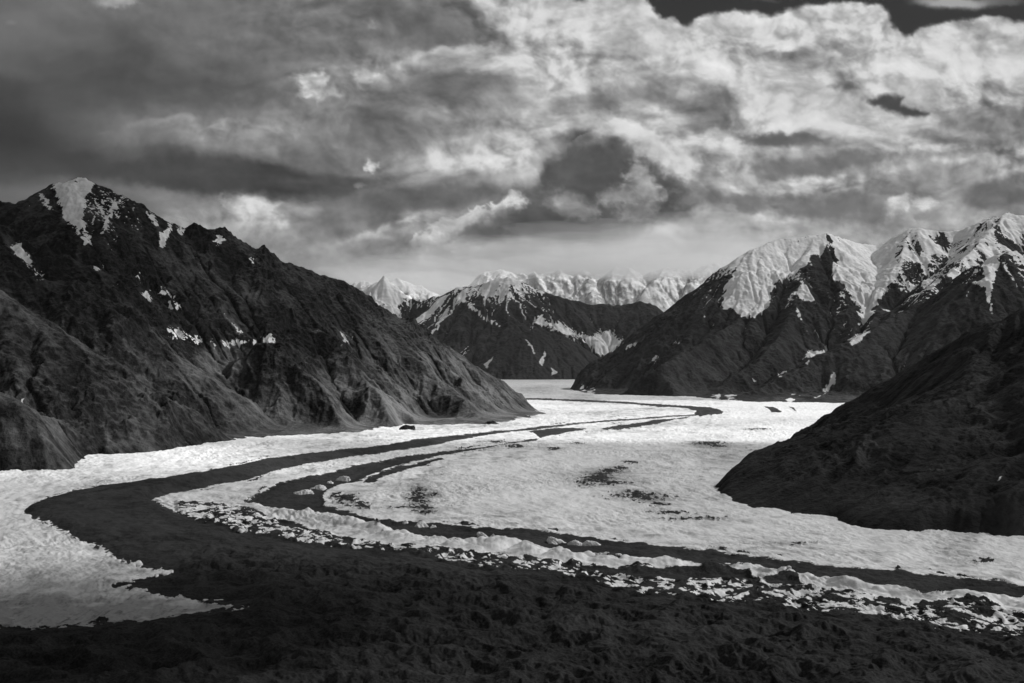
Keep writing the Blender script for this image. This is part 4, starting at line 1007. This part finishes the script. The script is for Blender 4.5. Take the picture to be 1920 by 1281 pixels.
L = L - 10 * sst(165, 205, L) + (13 * n1 * (0.4 + brt) + 24 * n3 * (0.3 + brt) + 5 * n2 * (0.15 + brt) + 80 * np.clip(rel, -.4, .4) * (0.3 + brt) + (19 * (pf - 0.42) + 40 * np.clip(prel, -.4, .4)) * (0.12 + puffy)) * calm
soft_poly([(1125,236),(1150,224),(1190,226),(1235,250),(1280,280),(1304,312),(1292,340),(1258,316),(1205,282),(1160,258)], 220, .55, 12, 18, 1.5)
soft_poly([(1030,250),(1060,268),(1042,300),(1005,345),(975,352),(985,320),(1010,285)], 198, .5, 12, 18)
soft_poly([(1440,404),(1480,392),(1530,372),(1600,368),(1660,380),(1700,400),(1640,412),(1520,416)], 112, .55, 12, 22)
soft_poly([(1395,262),(1440,250),(1510,256),(1590,266),(1530,276),(1440,276)], 104, .5, 6, 12)
soft_poly([(1440,330),(1500,308),(1560,294),(1640,292),(1660,304),(1580,318),(1500,332)], 112, .5, 8, 14)
soft_poly([(1330,372),(1400,360),(1450,372),(1440,398),(1350,400)], 116, .5, 10, 16)
L = np.where(L > 205, 205 + (L - 205) * 0.75, L)
L = L + calm * (0.35 * (L - blur(L, 120)))
L = np.where(L > 212, 212 + (L - 212) * 0.5, L)
# clear sky between the clouds
HOLES = [[(1204,-10),(1226,22),(1235,35),(1255,35),(1280,49),(1317,34),(1374,22),(1441,32),(1467,20),(1505,11),(1560,4),(1598,1),(1647,13),(1666,34),(1680,55),(1696,67),(1711,69),(1730,56),(1804,37),(1842,32),(1920,41),(2050,45),(2300,-50),(2300,-300),(1300,-300)],
         [(1060,-10),(1080,4),(1095,4),(1110,-10)], [(1625,190),(1650,180),(1692,182),(1685,196),(1712,203),(1738,211),(1728,217),(1695,218),(1675,205),(1640,197)], [(1552,160),(1575,158),(1612,166),(1600,170),(1570,166)]]
hx = SX + 9 * w1x + 15 * w2x; hy = SY + 6 * w1y + 13 * w2y
for i, p in enumerate(HOLES):
    s = psdf_local(hx, hy, p, 40)
    a = sst(-5 if i < 2 else -7, 6 if i < 2 else 5, s) * (1.0, .6, .85, .45)[i]
    L = L * (1 - a) + 50 * a
for (cx, cy, rx, ry, lum, op) in [(1790, 6, 95, 17, 175, .9), (1880, 2, 60, 10, 120, .6), (1440, 2, 30, 6, 85, .6)]:
    a = sst(1.1, 0.3, ell(SX + 12 * w1x + 14 * w2x, SY + 8 * w1y + 9 * w2y, cx, cy, rx, ry, 0)) * op
    L = L * (1 - a) + lum * a
L = np.clip(L, 30, 236)
RAD = 95000.0
ux = (SX - 960) / F; uz = (HZ - SY) / F; nn = np.sqrt(ux * ux + uz * uz + 1)
sk = NT('sky_with_clouds')
e = sk.n('ShaderNodeEmission'); sk.l(sk.grey(sk.attr('glow')), e.inputs['Color']); e.inputs['Strength'].default_value = 1.0
sk.l(e.outputs[0], sk.out.inputs['Surface'])
grid_object('sky', ux / nn * RAD, RAD / nn, H + uz / nn * RAD, dict(glow=srgb(L)), sk.m, label='dramatic sky of dark and bright broken clouds')

# ------------------------------------------------------------------ air
import bmesh
bm = bmesh.new(); bmesh.ops.create_cube(bm, size=1.0)
x0, x1, y0, y1, z0, z1 = -14000, 14000, -1500, 34000, -420, 3600
for v in bm.verts: v.co = (x0 + (v.co.x + .5) * (x1 - x0), y0 + (v.co.y + .5) * (y1 - y0), z0 + (v.co.z + .5) * (z1 - z0))
me = bpy.data.meshes.new('haze'); bm.to_mesh(me); bm.free()
hz = NT('air'); hv = hz.n('ShaderNodeVolumePrincipled'); hv.inputs['Density'].default_value = 1.8e-6; hv.inputs['Color'].default_value = (.9, .9, .9, 1); hv.inputs['Anisotropy'].default_value = 0.2
hz.l(hv.outputs[0], hz.out.inputs['Volume']); me.materials.append(hz.m)
o = bpy.data.objects.new('haze', me); sc.collection.objects.link(o); o['kind'] = 'stuff'; o['label'] = 'thin grey haze filling the valley air'; o['category'] = 'haze'
log('done')
